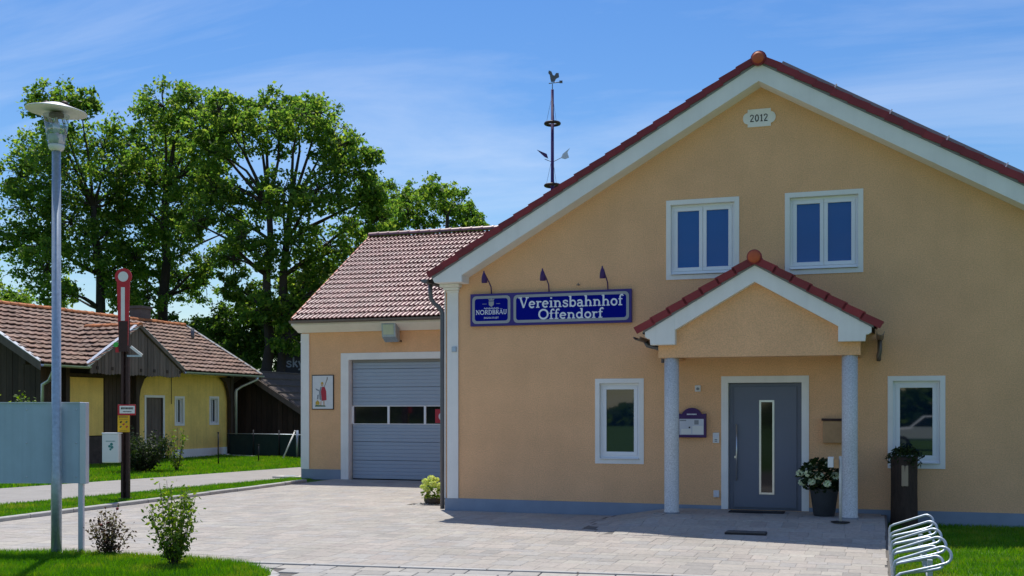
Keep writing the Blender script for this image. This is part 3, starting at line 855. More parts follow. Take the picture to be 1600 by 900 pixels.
tree("big_bush", "dark overgrown bush behind the shed's chimney", (-26.2, 29.5),
     scaled([(0.0, 5.4, 0.9), (-0.9, 5.0, 0.8), (1.1, 5.2, 0.9), (0.4, 4.0, 0.94), (2.2, 5.0, .9), (3.2, 4.6, .8), (-2.0, 4.6, .8)], 1.1), 29, .14, .3, 1.3, .20, m_leaf2, cat="bush", spread=.5)
tree("big_bush", "dark overgrown bush behind the plank barn, next to the garage corner", (-18.9, 30.6),
     scaled([(-0.3, 4.5, 0.88), (-0.7, 5.8, 0.77), (0.6, 5.1, 0.77), (0.3, 3.5, 0.66), (-1.0, 3.4, 0.72), (1.1, 4.0, 0.66), (1.4, 5.3, 0.66), (1.0, 6.2, .7), (2.0, 5.0, .7), (-1.6, 5.6, .9), (-1.8, 4.4, .9), (-.9, 7.0, .8), (.3, 7.2, .8)], 1.18), 28, .14, .3, 1.3, .20, m_leaf2, cat="bush", spread=.5)
def shrub(name, label, cat, base, w, h, n_stem, leaf, per, mat, seed, stem_r=.006, shape='fan', stem_mat=None, group=None):
    nr = np.random.default_rng(seed); rg = random.Random(seed)
    root = thing(name, label, cat, base, group)
    b = Vector(base); st = MB(); cen = []; siz = []
    for k in range(n_stem):
        a = 2 * math.pi * k / n_stem + rg.uniform(-.3, .3)
        rr_ = w / 2 * math.sqrt(rg.uniform(.08, 1))
        hh = h * rg.uniform(.62, 1.0) * (1 - .28 * (rr_ / (w / 2)) ** 2)
        e = b + Vector((math.cos(a) * rr_, math.sin(a) * rr_, hh))
        if shape == 'fan':
            m = b + Vector((math.cos(a) * rr_ * .55, math.sin(a) * rr_ * .55, hh * .42))
        else:
            m = b + Vector((math.cos(a) * rr_ * .85, math.sin(a) * rr_ * .85, hh * .6))
        s0 = b + Vector((math.cos(a) * .02, math.sin(a) * .02, 0))
        st.tube([s0, m, e], [stem_r, stem_r * .75, stem_r * .35], 5, caps=False)
        for i in range(per):
            t = rg.uniform(.16, 1.02)
            q = s0 * (1 - t) ** 2 + m * 2 * t * (1 - t) + e * t * t
            cen.append(np.array(q) + nr.normal(size=3) * leaf * .85); siz.append(leaf * rg.uniform(.6, 1.25))
    st.build("stem", stem_mat or m_bark, root, fix=False)
    np_obj("foliage", leaves(np.array(cen), np.array(siz), nr, .2), 4, mat, root)
    return root
sh = shrub("young_shrub", "young bronze-leaved rose bush with dark red buds on the lawn island", "shrub", (-1.55, -6.86, .012), .52, .60, 18, .045, 52, m_burg, 31)
rb = MB()
for d in ((.10, .02, .56), (.05, -.08, .40), (-.12, .0, .36)): rb.ball((-1.55 + d[0], -6.86 + d[1], .012 + d[2]), .018, 8, 6)
rb.build("rose_bud", m_rose, sh)
shrub("young_shrub", "taller bright green young shrub in front of the forecourt", "shrub", (-.24, -7.42, .012), .62, 1.10, 20, .055, 84, m_shrub, 32)
shrub("hedge_bush", "low dark hedge bush under the shed's gable, behind the signal mast", "bush", (-12.6, 8.3, -.03), 1.7, 1.25, 60, .085, 80, m_dkleaf, 33, .012, 'round')
shrub("pale_shrub", "loose pale green shrub at the right end of the dark hedge", "shrub", (-11.9, 8.95, -.03), .55, 1.45, 9, .085, 34, m_shrub, 34, .01)
shrub("yard_bush", "bright bush whose tip shows above the grey board", "bush", (-13.8, 4.94, -.03), .95, 2.5, 24, .10, 70, m_shrub, 35, .015, 'round')

# ================================================================== CLUBHOUSE
XC, SL, ZR = 5.37, .572, 7.13          # ridge x, roof slope, underside height of the ridge
OV = .36                                # verge overhang
XL, XR = 0.0, 10.74
LEN = 14.6
def zr(x): return ZR - SL * abs(x - XC)
SX = thing("clubhouse", "apricot gabled clubhouse with red roof edge and pillared porch", "building", (XC, 0, 0))
def wall_strips(mb, x0, x1, top, holes, to3, z0=0.0, extra=()):
    xs = sorted({x0, x1, *[h[0] for h in holes], *[h[1] for h in holes], *extra})
    xs = [x for x in xs if x0 <= x <= x1]
    for a, b in zip(xs, xs[1:]):
        m = (a + b) / 2
        hs = sorted([h for h in holes if h[0] < m < h[1]], key=lambda h: h[2])
        lo = z0
        for h in hs:
            if h[2] > lo: mb.add([to3(a, lo), to3(b, lo), to3(b, h[2]), to3(a, h[2])], [(0, 1, 2, 3)])
            lo = h[3]
        mb.add([to3(a, lo), to3(b, lo), to3(b, top(b)), to3(a, top(a))], [(0, 1, 2, 3)])
UPW = [(3.859, 5.031, 3.860, 5.150), (5.740, 6.915, 3.868, 5.156)]      # outer edge of the surrounds
LOW = [(2.670, 3.490, .855, 2.262), (7.270, 8.091, .855, 2.262)]
TR = .075
holes = [(a + TR, b - TR, c + TR, d - TR) for a, b, c, d in UPW + LOW] + [(4.855, 5.995, .158, 2.178)]
w = MB()
wall_strips(w, XL, XR, lambda x: zr(x) - .06, holes, lambda x, z: (x, 0.0, z), 0.0, (XC,))
w.add([(XL, 0, 0), (XL, LEN, 0), (XL, LEN, zr(XL) - .06), (XL, 0, zr(XL) - .06)], [(0, 1, 2, 3)])
w.add([(XR, 0, 0), (XR, LEN, 0), (XR, LEN, zr(XR) - .06), (XR, 0, zr(XR) - .06)], [(3, 2, 1, 0)])
w.add([(XL, LEN, 0), (XR, LEN, 0), (XR, LEN, zr(XR) - .06), (XC, LEN, ZR - .06), (XL, LEN, zr(XL) - .06)], [(4, 3, 2, 1, 0)])
w.build("wall", m_stucco, SX, fix=False)
pl = MB(); pl.box(-.015, 4.745, -.02, -.0015, -.02, .212); pl.box(6.109, XR + .015, -.02, -.0015, -.02, .215)
pl.box(-.02, -.0015, -.015, LEN, -.02, .212)
pl.build("plinth", m_plinth, SX)
def window(parent, x0, x1, z0, z1, sashes, pm=None):
    """plaster surround > frame, panes, sill"""
    T = TR; D = .115
    s = MB()
    for (a, b, c, d) in ((x0, x1, z1 - T, z1), (x0, x1, z0, z0 + T), (x0, x0 + T, z0 + T, z1 - T), (x1 - T, x1, z0 + T, z1 - T)):
        s.box(a, b, -.014, .0, c, d)
    xi0, xi1, zi0, zi1 = x0 + T, x1 - T, z0 + T, z1 - T
    e = .0
    s.add([(xi0, 0, zi0), (xi0, D, zi0), (xi0, D, zi1), (xi0, 0, zi1)], [(0, 1, 2, 3)])
    s.add([(xi1, 0, zi0), (xi1, D, zi0), (xi1, D, zi1), (xi1, 0, zi1)], [(3, 2, 1, 0)])
    s.add([(xi0, 0, zi1), (xi1, 0, zi1), (xi1, D, zi1), (xi0, D, zi1)], [(3, 2, 1, 0)])
    s.add([(xi0, 0, zi0), (xi1, 0, zi0), (xi1, D, zi0), (xi0, D, zi0)], [(0, 1, 2, 3)])
    win = s.build("window", m_white, parent, fix=False)
    f = MB(); y0, y1 = D - .055, D
    fw = .045
    for (a, b, c, d) in ((xi0, xi1, zi1 - fw, zi1), (xi0, xi1, zi0 + .02, zi0 + .02 + fw), (xi0, xi0 + fw, zi0 + .02 + fw, zi1 - fw), (xi1 - fw, xi1, zi0 + .02 + fw, zi1 - fw)):
        f.box(a, b, y0, y1, c, d)
    a0, a1, b0, b1 = xi0 + fw, xi1 - fw, zi0 + .02 + fw, zi1 - fw
    n = sashes; ww = (a1 - a0) / n; sw = .058
    panes = []
    for k in range(n):
        l, r_ = a0 + k * ww + (.002 if k else 0), a0 + (k + 1) * ww - (.002 if k < n - 1 else 0)
        yy0, yy1 = y0 - .012, y1 - .01
        for (a, b, c, d) in ((l, r_, b1 - sw, b1), (l, r_, b0, b0 + sw), (l, l + sw, b0 + sw, b1 - sw), (r_ - sw, r_, b0 + sw, b1 - sw)):
            f.box(a, b, yy0, yy1, c, d)
        panes.append((l + sw, r_ - sw, b0 + sw, b1 - sw))
    f.build("frame", m_frame, win, bevel=.004)
    for (a, b, c, d) in panes:
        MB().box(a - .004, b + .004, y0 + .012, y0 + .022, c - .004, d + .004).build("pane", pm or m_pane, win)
    MB().prism([(-.045, zi0 + .004), (y0, zi0 + .016), (y0, zi0 + .028), (-.045, zi0 + .016)], 'x', xi0 + .004, xi1 - .004).build("sill", m_frame, win, bevel=.002)
    return win
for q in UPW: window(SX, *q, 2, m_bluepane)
for q in LOW: window(SX, *q, 1)
# entrance
dt = MB()
dt.box(4.748, 4.855, -.016, .0, .158, 2.284); dt.box(5.995, 6.106, -.016, .0, .158, 2.284); dt.box(4.855, 5.995, -.016, .0, 2.178, 2.284)
dt.add([(4.855, 0, .15), (4.855, .12, .15), (4.855, .12, 2.178), (4.855, 0, 2.178)], [(0, 1, 2, 3)])
dt.add([(5.995, 0, .15), (5.995, .12, .15), (5.995, .12, 2.178), (5.995, 0, 2.178)], [(3, 2, 1, 0)])
dt.add([(4.855, 0, 2.178), (5.995, 0, 2.178), (5.995, .12, 2.178), (4.855, .12, 2.178)], [(3, 2, 1, 0)])
dt.build("door_surround", m_white, SX, fix=False)
dr = MB(); dr.box(4.857, 5.993, .11, .16, .15, 2.176); dr.box(4.935, 5.915, .085, .11, .185, 2.12)
door = dr.build("door", m_door, SX, bevel=.004)
gf = MB()
gx0, gx1, gz0, gz1 = 5.335, 5.570, .40, 1.90
for (a, b, c, d) in ((gx0, gx0 + .03, gz0, gz1), (gx1 - .03, gx1, gz0, gz1), (gx0 + .03, gx1 - .03, gz0, gz0 + .03), (gx0 + .03, gx1 - .03, gz1 - .03, gz1)): gf.box(a, b, .077, .085, c, d)
gf.build("glazing_frame", m_steel, door)
MB().box(gx0 + .03, gx1 - .03, .079, .084, gz0 + .03, gz1 - .03).build("glass", m_gpane, door)
hd = MB(); hd.tube([(4.985, .035, .62), (4.985, .035, 1.52)], .013, 8)
for z in (.78, 1.36): hd.tube([(4.985, .035, z), (4.985, .086, z)], .009, 6)
hd.build("handle", m_steel, door)
MB().lathe((4.965, .085, .99), [(.022, 0), (.022, .012)], 12, axis=(0, -1, 0)).build("lock", m_steel, door)
# corner pilasters with capitals, box verge with kneelers
for sgn, x0 in ((1, XL), (-1, XR)):
    X = lambda a: x0 + sgn * a
    a, b = sorted((X(.03), X(.235)))
    pi_ = MB(); pi_.box(a, b, -.03, -.0015, .212, 3.93)
    if sgn > 0: pi_.box(-.02, -.0015, -.03, .24, .212, 3.93)
    pi_.build("pilaster", m_white, SX, bevel=.004)
    cp = MB()
    for (o0, o1, y0, z0, z1) in ((.02, .25, -.05, 3.78, 3.82), (-.02, .27, -.10, 3.82, 3.868), (-.06, .30, -.17, 3.868, 3.919)):
        a, b = sorted((X(o0), X(o1))); cp.box(a, b, y0, -.0015, z0, z1)
    cp.build("capital", m_white, SX, bevel=.012)
    kn = MB()
    pts = [(X(-.10), zr(XL - .10) - .004), (X(-.10), 3.975), (X(-.07), 3.92), (X(.43), 3.92), (X(.43), zr(XL + .43) - .001)]
    kn.prism(pts, 'y', -OV - .004, -.0015)
    kn.build("kneeler", m_white, SX, bevel=.006)
for sgn in (1, -1):
    vt = MB()
    xa, xb = (XL + .43, XC) if sgn > 0 else (XC, XR - .43)
    vt.prism([(xa, zr(xa)), (xa, zr(xa) - .27), (xb, zr(xb) - .27), (xb, zr(xb))], 'y', -OV, -.0015)
    vt.build("verge_board", m_white, SX)
    bt = MB()
    xa, xb = (XL - .12, XC) if sgn > 0 else (XC, XR + .12)
    bt.prism([(xa, zr(xa) + .003), (xb, zr(xb) + .003), (xb, zr(xb) + .045), (xa, zr(xa) + .045)], 'y', -OV - .012, -.02)
    bt.build("verge_flashing", m_batten, SX)
# roof deck and tiles
rd = MB()
for sgn in (1, -1):
    xe = XC - sgn * 5.58
    rd.add([(XC, -.30, ZR + .03), (XC, LEN + .3, ZR + .03), (xe, LEN + .3, zr(xe) + .03), (xe, -.30, zr(xe) + .03),
            (XC, -.30, ZR + .0), (XC, LEN + .3, ZR + .0), (xe, LEN + .3, zr(xe) - .0), (xe, -.30, zr(xe) - .0)],
           [(0, 1, 2, 3), (7, 6, 5, 4), (0, 3, 7, 4), (1, 5, 6, 2), (2, 6, 7, 3)])
rd.build("roof_deck", m_dark, SX)
PROF = [(0, .034), (.06, .036), (.18, .012), (.32, .006), (.46, .026), (.54, .026), (.68, .006), (.82, .012), (.94, .034), (1.0, .034)]
rt_me = tile_mesh("roof_tile", .30, .305, m_red, PROF)
cosr = 1 / math.sqrt(1 + SL * SL); sinr = SL * cosr
mats = []
for sgn in (1, -1):
    u = Vector((0, -1 if sgn > 0 else 1, 0)); v = Vector((sgn * cosr, 0, sinr)); n = u.cross(v)
    xe = XC - sgn * 5.56
    o = Vector((xe, LEN + .25 if sgn > 0 else -.16, zr(xe) + .035))
    for j in range(21):
        for i in range(49):
            q = o + u * (i * .30) + v * (j * .310) - org(SX)
            mats.append(Matrix(((u.x, v.x, n.x, q.x), (u.y, v.y, n.y, q.y), (u.z, v.z, n.z, q.z), (0, 0, 0, 1))))
join_instances("roof_tile_rows", rt_me, mats, m_red, SX)
# verge tiles: x along the slope downwards, y into the building
def verge_mesh(name, l, mat, h=.098, flip=1):
    mb = MB()
    a = .020
    y0, y1, y2 = 0, flip * .028, flip * .30
    # hanging face
    vs = []
    for (x, lift) in ((0, 0.0), (l * 1.06, a)):
        vs += [(x, y0, lift - .005), (x, y0, lift + h), (x, y2, lift + h), (x, y2, lift + h - .02), (x, y1, lift + h - .025), (x, y1, lift - .005)]
    n = 6
    fs = [(i, (i + 1) % n, n + (i + 1) % n, n + i) for i in range(n)] + [tuple(range(n)), tuple(range(2 * n - 1, n - 1, -1))]
    mb.add(vs, fs)
    return mb.mesh(name, mat)
vme = verge_mesh("verge_tile", .30, m_red)
VN = 21
for sgn in (1, -1):
    d = Vector((-sgn * cosr, 0, -sinr)); y = Vector((0, 1, 0)); n = Vector((-sgn * sinr, 0, cosr))
    for k in range(VN):
        t = bpy.data.objects.new("verge_tile", vme); link(t, SX)
        q = Vector((XC, -OV - .045, ZR + .028)) + d * (.02 + k * .3012) - org(SX) + Vector((0, rng.uniform(-.003, .003), rng.uniform(-.003, .003)))
        t.matrix_local = Matrix(((d.x, y.x, n.x, q.x), (d.y, y.y, n.y, q.y), (d.z, y.z, n.z, q.z), (0, 0, 0, 1)))
def ridge_cap(parent, c, r, name="ridge_cap"):
    mb = MB(); x, y, z = c
    mb.lathe((x, y, z), [(r * .90, 0), (r, .02), (r, .09)], 18, axis=(0, 1, 0))
    o = mb.build(name, m_red, parent)
    f = MB(); f.lathe((x, y - .004, z), [(.0, -.02), (r * .5, -.016), (r * .84, -.004), (r * .86, .006)], 18, axis=(0, 1, 0))
    f.build("cap_face", m_redcap, o)
ridge_cap(SX, (XC, -OV - .10, 7.19), .105)
rm = MB()
for k in range(44):
    y0 = -OV - .01 + k * .345
    pts = [(XC + .125 * math.cos(R(a)), ZR + .075 + .125 * math.sin(R(a))) for a in range(0, 181, 20)]
    rm.prism(pts, 'y', y0, y0 + .36 if k < 43 else y0 + .3)
rm.build("ridge_tile_row", m_red, SX)
# left gutter and downpipe
gt = MB()
def half_gutter(mb, a, b, r=.065, n=9, th=.006):
    a, b = Vector(a), Vector(b); d = (b - a).normalized(); s_ = d.cross(UP).normalized()
    vs = []; fs = []
    for p_ in (a, b):
        for rr_ in (r, r - th):
            for k in range(n + 1):
                t = math.pi + math.pi * k / n
                vs.append(p_ + s_ * math.cos(t) * rr_ + UP * math.sin(t) * rr_)
    m = n + 1
    for k in range(n):
        fs += [(k, k + 1, 2 * m + k + 1, 2 * m + k), (m + k, 3 * m + k, 3 * m + k + 1, m + k + 1)]
    fs += [tuple(list(range(m)) + list(range(2 * m - 1, m - 1, -1))), tuple(list(range(2 * m, 3 * m)) + list(range(4 * m - 1, 3 * m - 1, -1)))]
    mb.add(vs, fs, 0, False)
half_gutter(gt, (-.255, -OV - .02, 3.985), (-.255, 6.3, 3.965))
gt.add([(-.255 + .063 * math.cos(math.pi + math.pi * k / 9), -OV - .018, 3.985 + .063 * math.sin(math.pi + math.pi * k / 9)) for k in range(10)], [tuple(range(10))])
gt.build("gutter", m_pipe, SX, fix=False)
MB().tube([(-.255, -.10, 3.93), (-.255, -.10, 3.78), (-.245, -.09, 3.68), (-.20, -.06, 3.60), (-.12, -.02, 3.53), (-.075, .0, 3.45), (-.07, .0, 3.35), (-.07, .0, 1.5), (-.07, .0, .02)], .038, 12).build("downpipe", m_pipe, SX)

# porch (all its pieces belong to the clubhouse)
PX, PZ, PS = 5.395, 3.885, .578
def zp(x): return PZ - PS * abs(x - PX)
PY = -1.05
pw = MB()
pw.prism([(3.93, 2.545), (6.885, 2.545), (6.885, 2.78), (6.885, zp(6.885) - .02), (PX, PZ - .02), (3.93, zp(3.93) - .02), (3.93, 2.78)], 'y', PY, PY + .24)
pw.build("porch_gable", m_stucco, SX)
pbm = MB(); pbm.box(3.93, 4.17, PY + .242, -.0015, 2.545, 2.90); pbm.box(6.645, 6.885, PY + .242, -.0015, 2.545, 2.90)
pbm.build("porch_beam", m_stucco, SX)
MB().box(4.172, 6.643, PY + .242, -.003, 2.72, 2.75).build("porch_ceiling", m_white, SX)
for sgn in (1, -1):
    mb = MB()
    xa = PX - sgn * 1.20
    mb.prism([(xa, zp(xa)), (xa, zp(xa) - .24), (PX, PZ - .24), (PX, PZ)], 'y', PY - .15, PY - .0015)
    mb.build("porch_verge_board", m_white, SX)
    kn = MB()
    pts = [(PX - sgn * 1.645, zp(PX - 1.645)), (PX - sgn * 1.645, 2.86), (PX - sgn * 1.60, 2.83), (PX - sgn * 1.57, 2.83), (PX - sgn * 1.56, 2.735), (PX - sgn * 1.185, 2.735), (PX - sgn * 1.185, zp(PX - 1.185) - .235)]
    # block out to the gable
    kn.prism(pts + [(PX - sgn * 1.185, zp(PX - 1.185) - .001)], 'y', PY - .155, PY - .0015)
    kn.build("porch_kneeler", m_white, SX, bevel=.006)
    fl = MB()
    xa = PX - sgn * 1.67
    fl.prism([(xa, zp(xa) + .003), (PX, PZ + .003), (PX, PZ + .035), (xa, zp(xa) + .035)], 'y', PY - .165, PY + .05)
    fl.build("porch_flashing", m_batten, SX)
    dk = MB()
    xe = PX - sgn * 1.69
    dk.add([(PX, PY - .1, PZ + .03), (PX, -.002, PZ + .03), (xe, -.002, zp(xe) + .03), (xe, PY - .1, zp(xe) + .03), (PX, PY - .1, PZ), (PX, -.002, PZ), (xe, -.002, zp(xe)), (xe, PY - .1, zp(xe))],
           [(0, 1, 2, 3), (7, 6, 5, 4), (2, 6, 7, 3), (0, 3, 7, 4)])
    dk.build("porch_roof_deck", m_dark, SX)
    cosq = 1 / math.sqrt(1 + PS * PS); sinq = PS * cosq
    pvm = bpy.data.meshes.get("porch_verge_tile") or verge_mesh("porch_verge_tile", .30, m_red, .105)
    d = Vector((-sgn * cosq, 0, -sinq)); y = Vector((0, 1, 0)); n = Vector((-sgn * sinq, 0, cosq))
    for k in range(7):
        t = bpy.data.objects.new("verge_tile", pvm); link(t, SX)
        q = Vector((PX, PY - .20, PZ + .022)) + d * (.0 + k * .284) - org(SX)
        t.matrix_local = Matrix(((d.x, y.x, n.x, q.x), (d.y, y.y, n.y, q.y), (d.z, y.z, n.z, q.z), (0, 0, 0, 1)))
    u = Vector((0, -1 if sgn > 0 else 1, 0)); v = Vector((sgn * cosq, 0, sinq)); n = u.cross(v)
    o = Vector((xe, -.02 if sgn > 0 else PY + .10, zp(xe) + .035)); ms = []
    for j in range(6):
        for i in range(3):
            q = o + u * (i * .30) + v * (j * .34) - org(SX)
            ms.append(Matrix(((u.x, v.x, n.x, q.x), (u.y, v.y, n.y, q.y), (u.z, v.z, n.z, q.z), (0, 0, 0, 1))))
    join_instances("porch_tile_rows", rt_me, ms, m_red, SX)
    pg = MB(); xg = PX - sgn * 1.765
    half_gutter(pg, (xg, PY - .19, zp(xg) + .0), (xg, -.02, zp(xg) - .01), .055)
    pg.build("porch_gutter", m_gutter, SX, fix=False)
    if sgn > 0:
        MB().tube([(xg + .02, -.62, zp(xg) - .05), (xg + .05, -.62, zp(xg) - .10), (xg + .26, -.62, zp(xg) - .16), (xg + .30, -.62, zp(xg) - .24), (xg + .30, -.62, zp(xg) - .38)], .038, 10).build("porch_downpipe", m_pipe, SX)
    else:
        MB().tube([(xg - .005, -.12, zp(xg) - .05), (xg - .005, -.12, zp(xg) - .22), (xg - .02, -.10, zp(xg) - .30), (xg - .02, -.06, zp(xg) - .36)], .035, 10).build("porch_downpipe", m_gutter, SX)
ridge_cap(SX, (PX, PY - .235, 4.005), .11, "porch_ridge_cap")
pr = MB()
for k in range(4):
    y0 = PY - .15 + k * .30
    pr.prism([(PX + .115 * math.cos(R(a)), PZ + .065 + .12 * math.sin(R(a))) for a in range(0, 181, 20)], 'y', y0, min(y0 + .31, -.003))
pr.build("porch_ridge_tile_row", m_red, SX)
for x in (4.113, 6.735):
    c = MB().lathe((x, PY + .12, 0), [(.118, .13), (.118, .19), (.113, .20), (.112, 1.2), (.112, 2.544)], 24).build("column", m_granite, SX)
    MB().lathe((x, PY + .12, 0), [(.128, .10), (.128, .175)], 24).build("column_base", m_batten, c)

# solar panels along the right verge
GS = "solar panels on the right roof slope"
for k in range(6):
    xa = 5.60 + k * .806; xb = xa + .79
    o = thing("solar_panel", ("topmost solar panel, just right of the orange ridge cap", "second solar panel down the right verge from the ridge cap", "third solar panel down the right verge, above the right upper window", "fourth solar panel down the right verge from the ridge cap", "fifth solar panel down the verge, near the frame's right edge", "lowest solar panel, cut by the frame's right edge")[k], "solar panel", ((xa + xb) / 2, .6, zr((xa + xb) / 2) + .2), GS)
    def S(x, h): return (x + sinr * h, zr(x) + cosr * h)
    fr = MB(); fr.prism([S(xa, .195), S(xb, .195), S(xb, .24), S(xa, .24)], 'y', -.12, 1.5)
    fr.build("panel_frame", m_batten, o)
    gl = MB(); gl.prism([S(xa + .03, .2405), S(xb - .03, .2405), S(xb - .03, .243), S(xa + .03, .243)], 'y', -.09, 1.47)
    gl.build("cells", m_solar, o)
    cl = MB(); cl.prism([S(xb + .0, .18), S(xb + .016, .18), S(xb + .016, .256), S(xb + .0, .256)], 'y', -.15, -.05)
    cl.build("clamp", m_frame, o)

# ================================================================== GARAGE WING
YG = 6.985
GL = -6.755
GX = thing("garage_building", "apricot garage wing with grey sectional door and glossy brown tiled roof", "building", (-3.4, YG, 0))
GS_ = .615; EY, EZ = 6.47, 3.985; RY = 10.92; RZ = EZ + GS_ * (RY - EY)
def zg(y): return EZ + GS_ * (y - EY) if y < RY else RZ - GS_ * (y - RY)
DX0, DX1, DZ1 = -5.434, -1.50, 3.0
gw = MB()
wall_strips(gw, GL, -.003, lambda x: 3.97, [(DX0, DX1, 0.0, DZ1)], lambda x, z: (x, YG, z))
gw.add([(GL, YG, 0), (GL, YG + 8, 0), (GL, YG + 8, zg(YG + 8) - .05), (GL, RY, RZ - .05), (GL, YG, zg(YG) - .05)], [(4, 3, 2, 1, 0)])
gw.add([(GL, YG + 8, 0), (0, YG + 8, 0), (0, YG + 8, zg(YG + 8)), (GL, YG + 8, zg(YG + 8))], [(3, 2, 1, 0)])
gw.build("wall", m_stucco, GX, fix=False)
MB().box(GL - .015, -5.655, YG - .02, YG - .0015, -.02, .24).build("plinth", m_plinth, GX)
gp = MB(); gp.box(GL - .01, GL + .215, YG - .03, YG - .0015, .24, 3.68); gp.box(GL - .02, GL - .0015, YG - .03, YG + .22, .24, 3.68)
gp.build("pilaster", m_white, GX, bevel=.004)
gc = MB(); gc.prism([(YG - .0015, 3.70), (YG - .10, 3.70), (YG - .16, 3.735), (YG - .44, 3.86), (YG - .44, 3.965), (YG - .0015, 3.965)], 'x', GL - .06, -.45)
gc.build("eave_cornice", m_white, GX)
gtr = MB()
gtr.box(-5.648, DX0, YG - .02, YG - .0005, .0, 3.166); gtr.box(DX0, DX1, YG - .02, YG - .0005, DZ1, 3.166); gtr.box(DX1, DX1 + .2, YG - .02, YG - .0005, 0, 3.166)
gtr.add([(DX0, YG, 0), (DX0, YG + .3, 0), (DX0, YG + .3, DZ1), (DX0, YG, DZ1)], [(0, 1, 2, 3)])
gtr.add([(DX0, YG, DZ1), (DX1, YG, DZ1), (DX1, YG + .3, DZ1), (DX0, YG + .3, DZ1)], [(3, 2, 1, 0)])
gtr.build("door_surround", m_white, GX, fix=False)
gd = MB(); gd.box(DX0 + .002, DX1, YG + .22, YG + .26, -.01, DZ1)
gdoor = gd.build("garage_door", m_dark, GX)
sections = [(.015, .475), (.48, .94), (.945, 1.375), (1.855, 2.31), (2.315, 2.77), (2.775, 2.93)]
for z0, z1 in sections:
    mb = MB()
    nr_ = max(1, round((z1 - z0) / .092)); hh = (z1 - z0) / nr_
    pts = [(YG + .219, z0)]
    for k in range(nr_):
        a = z0 + k * hh
        pts += [(YG + .172, a + .003), (YG + .168, a + .012), (YG + .168, a + hh - .012), (YG + .172, a + hh - .003)]
        if k < nr_ - 1: pts += [(YG + .178, a + hh)]
    pts += [(YG + .219, z1)]
    mb.prism(pts, 'x', DX0 + .03, DX1 - .005)
    mb.build("door_section", m_gdoor, gdoor)
fb = MB()
xm = [-5.404 + k * .985 for k in range(5)]
fb.box(DX0 + .03, DX1 - .005, YG + .16, YG + .21, 1.38, 1.40); fb.box(DX0 + .03, DX1 - .005, YG + .16, YG + .21, 1.83, 1.852)
for k, x in enumerate(xm): fb.box(x - .028, x + .028, YG + .16, YG + .21, 1.4, 1.83)
fb.build("window_band", m_frame, gdoor)
for k in range(4):
    MB().box(xm[k] + .028, xm[k + 1] - .028, YG + .185, YG + .20, 1.4, 1.83).build("pane", m_gpane, gdoor)
st_ = MB(); st_.box(-3.17, -2.83, YG + .181, YG + .1835, 1.42, 1.76)
st_.build("red_sticker", m_printred, gdoor)
rg_ = MB(); rg_.lathe((-2.98, YG + .1808, 1.58), [(.055, 0), (.055, .002), (.10, .002), (.10, 0)], 20, axis=(0, -1, 0)); rg_.build("sticker_ring", m_paper, gdoor)
MB().box(DX0 + .002, DX1, YG + .15, YG + .215, 2.93, 2.998).build("door_lintel", m_batten, gdoor)
# roof
gr = MB()
gr.add([(GL + .025, EY + .02, EZ - .01), (3.6, EY + .02, EZ - .01), (3.6, RY, RZ - .01), (GL + .025, RY, RZ - .01), (3.6, 2 * RY - EY, EZ - .01), (GL + .025, 2 * RY - EY, EZ - .01)], [(0, 1, 2, 3), (3, 2, 4, 5)])
gr.build("roof_deck", m_dark, GX, fix=False)
cg = 1 / math.sqrt(1 + GS_ * GS_); sg = GS_ * cg
slope_len = (RY - EY) / cg
NV = 18; DV = slope_len / NV
GPROF = [(0, .034), (.05, .042), (.11, .036), (.17, .008), (.33, .006), (.45, .010), (.51, .036), (.57, .040), (.63, .034), (.69, .008), (.82, .006), (.94, .012), (1.0, .034)]
gt_me = tile_mesh("glazed_roof_tile", .246, DV, m_gtile, GPROF, .034, .040)
def above_main(c): return c.z > zr(c.x) + .12 if c.x > -.45 else True
def tile_seen(c): return c.x < -2.2
tile_field(GX, gt_me, m_gtile, (GL + .02, EY - .01, EZ), (1, 0, 0), (0, cg, sg), 42, NV, .246, DV, above_main, 300, part_test=tile_seen)
back = [0]
vs_ = MB()
# left verge strip
vs_.prism([(EY - .02, EZ - .07), (RY, RZ - .07), (RY, RZ + .06), (EY - .02, EZ + .055)], 'x', GL - .012, GL + .018)
vs_.prism([(2 * RY - EY, EZ - .07), (RY + .001, RZ - .07), (RY + .001, RZ + .06), (2 * RY - EY, EZ + .055)], 'x', GL - .012, GL + .018)
vs_.build("verge_trim", m_redcap, GX)
rme = MB()
rme.prism([(.115 * math.cos(R(a)), .10 * math.sin(R(a))) for a in range(0, 181, 12)], 'x', 0, .312)
rme.prism([(.124 * math.cos(R(a)), .11 * math.sin(R(a))) for a in range(0, 181, 12)], 'x', .27, .325)
rmesh = rme.mesh("ridge_tile", m_gtile)
for k in range(22):
    t = bpy.data.objects.new("ridge_tile", rmesh); link(t, GX)
    t.location = Vector((GL - .005 + k * .318, RY - .02, RZ + .035)) - org(GX); t.rotation_euler = (0, R(-1.2), 0)
gg = MB(); half_gutter(gg, (GL - .02, EY - .055, EZ - .02), (-.40, EY - .055, EZ - .02), .07)
gg.add([(GL - .019, EY - .055 + .068 * math.cos(math.pi + math.pi * k / 9), EZ - .02 + .068 * math.sin(math.pi + math.pi * k / 9)) for k in range(10)], [tuple(range(10))])
gg.build("gutter", m_gutter, GX, fix=False)

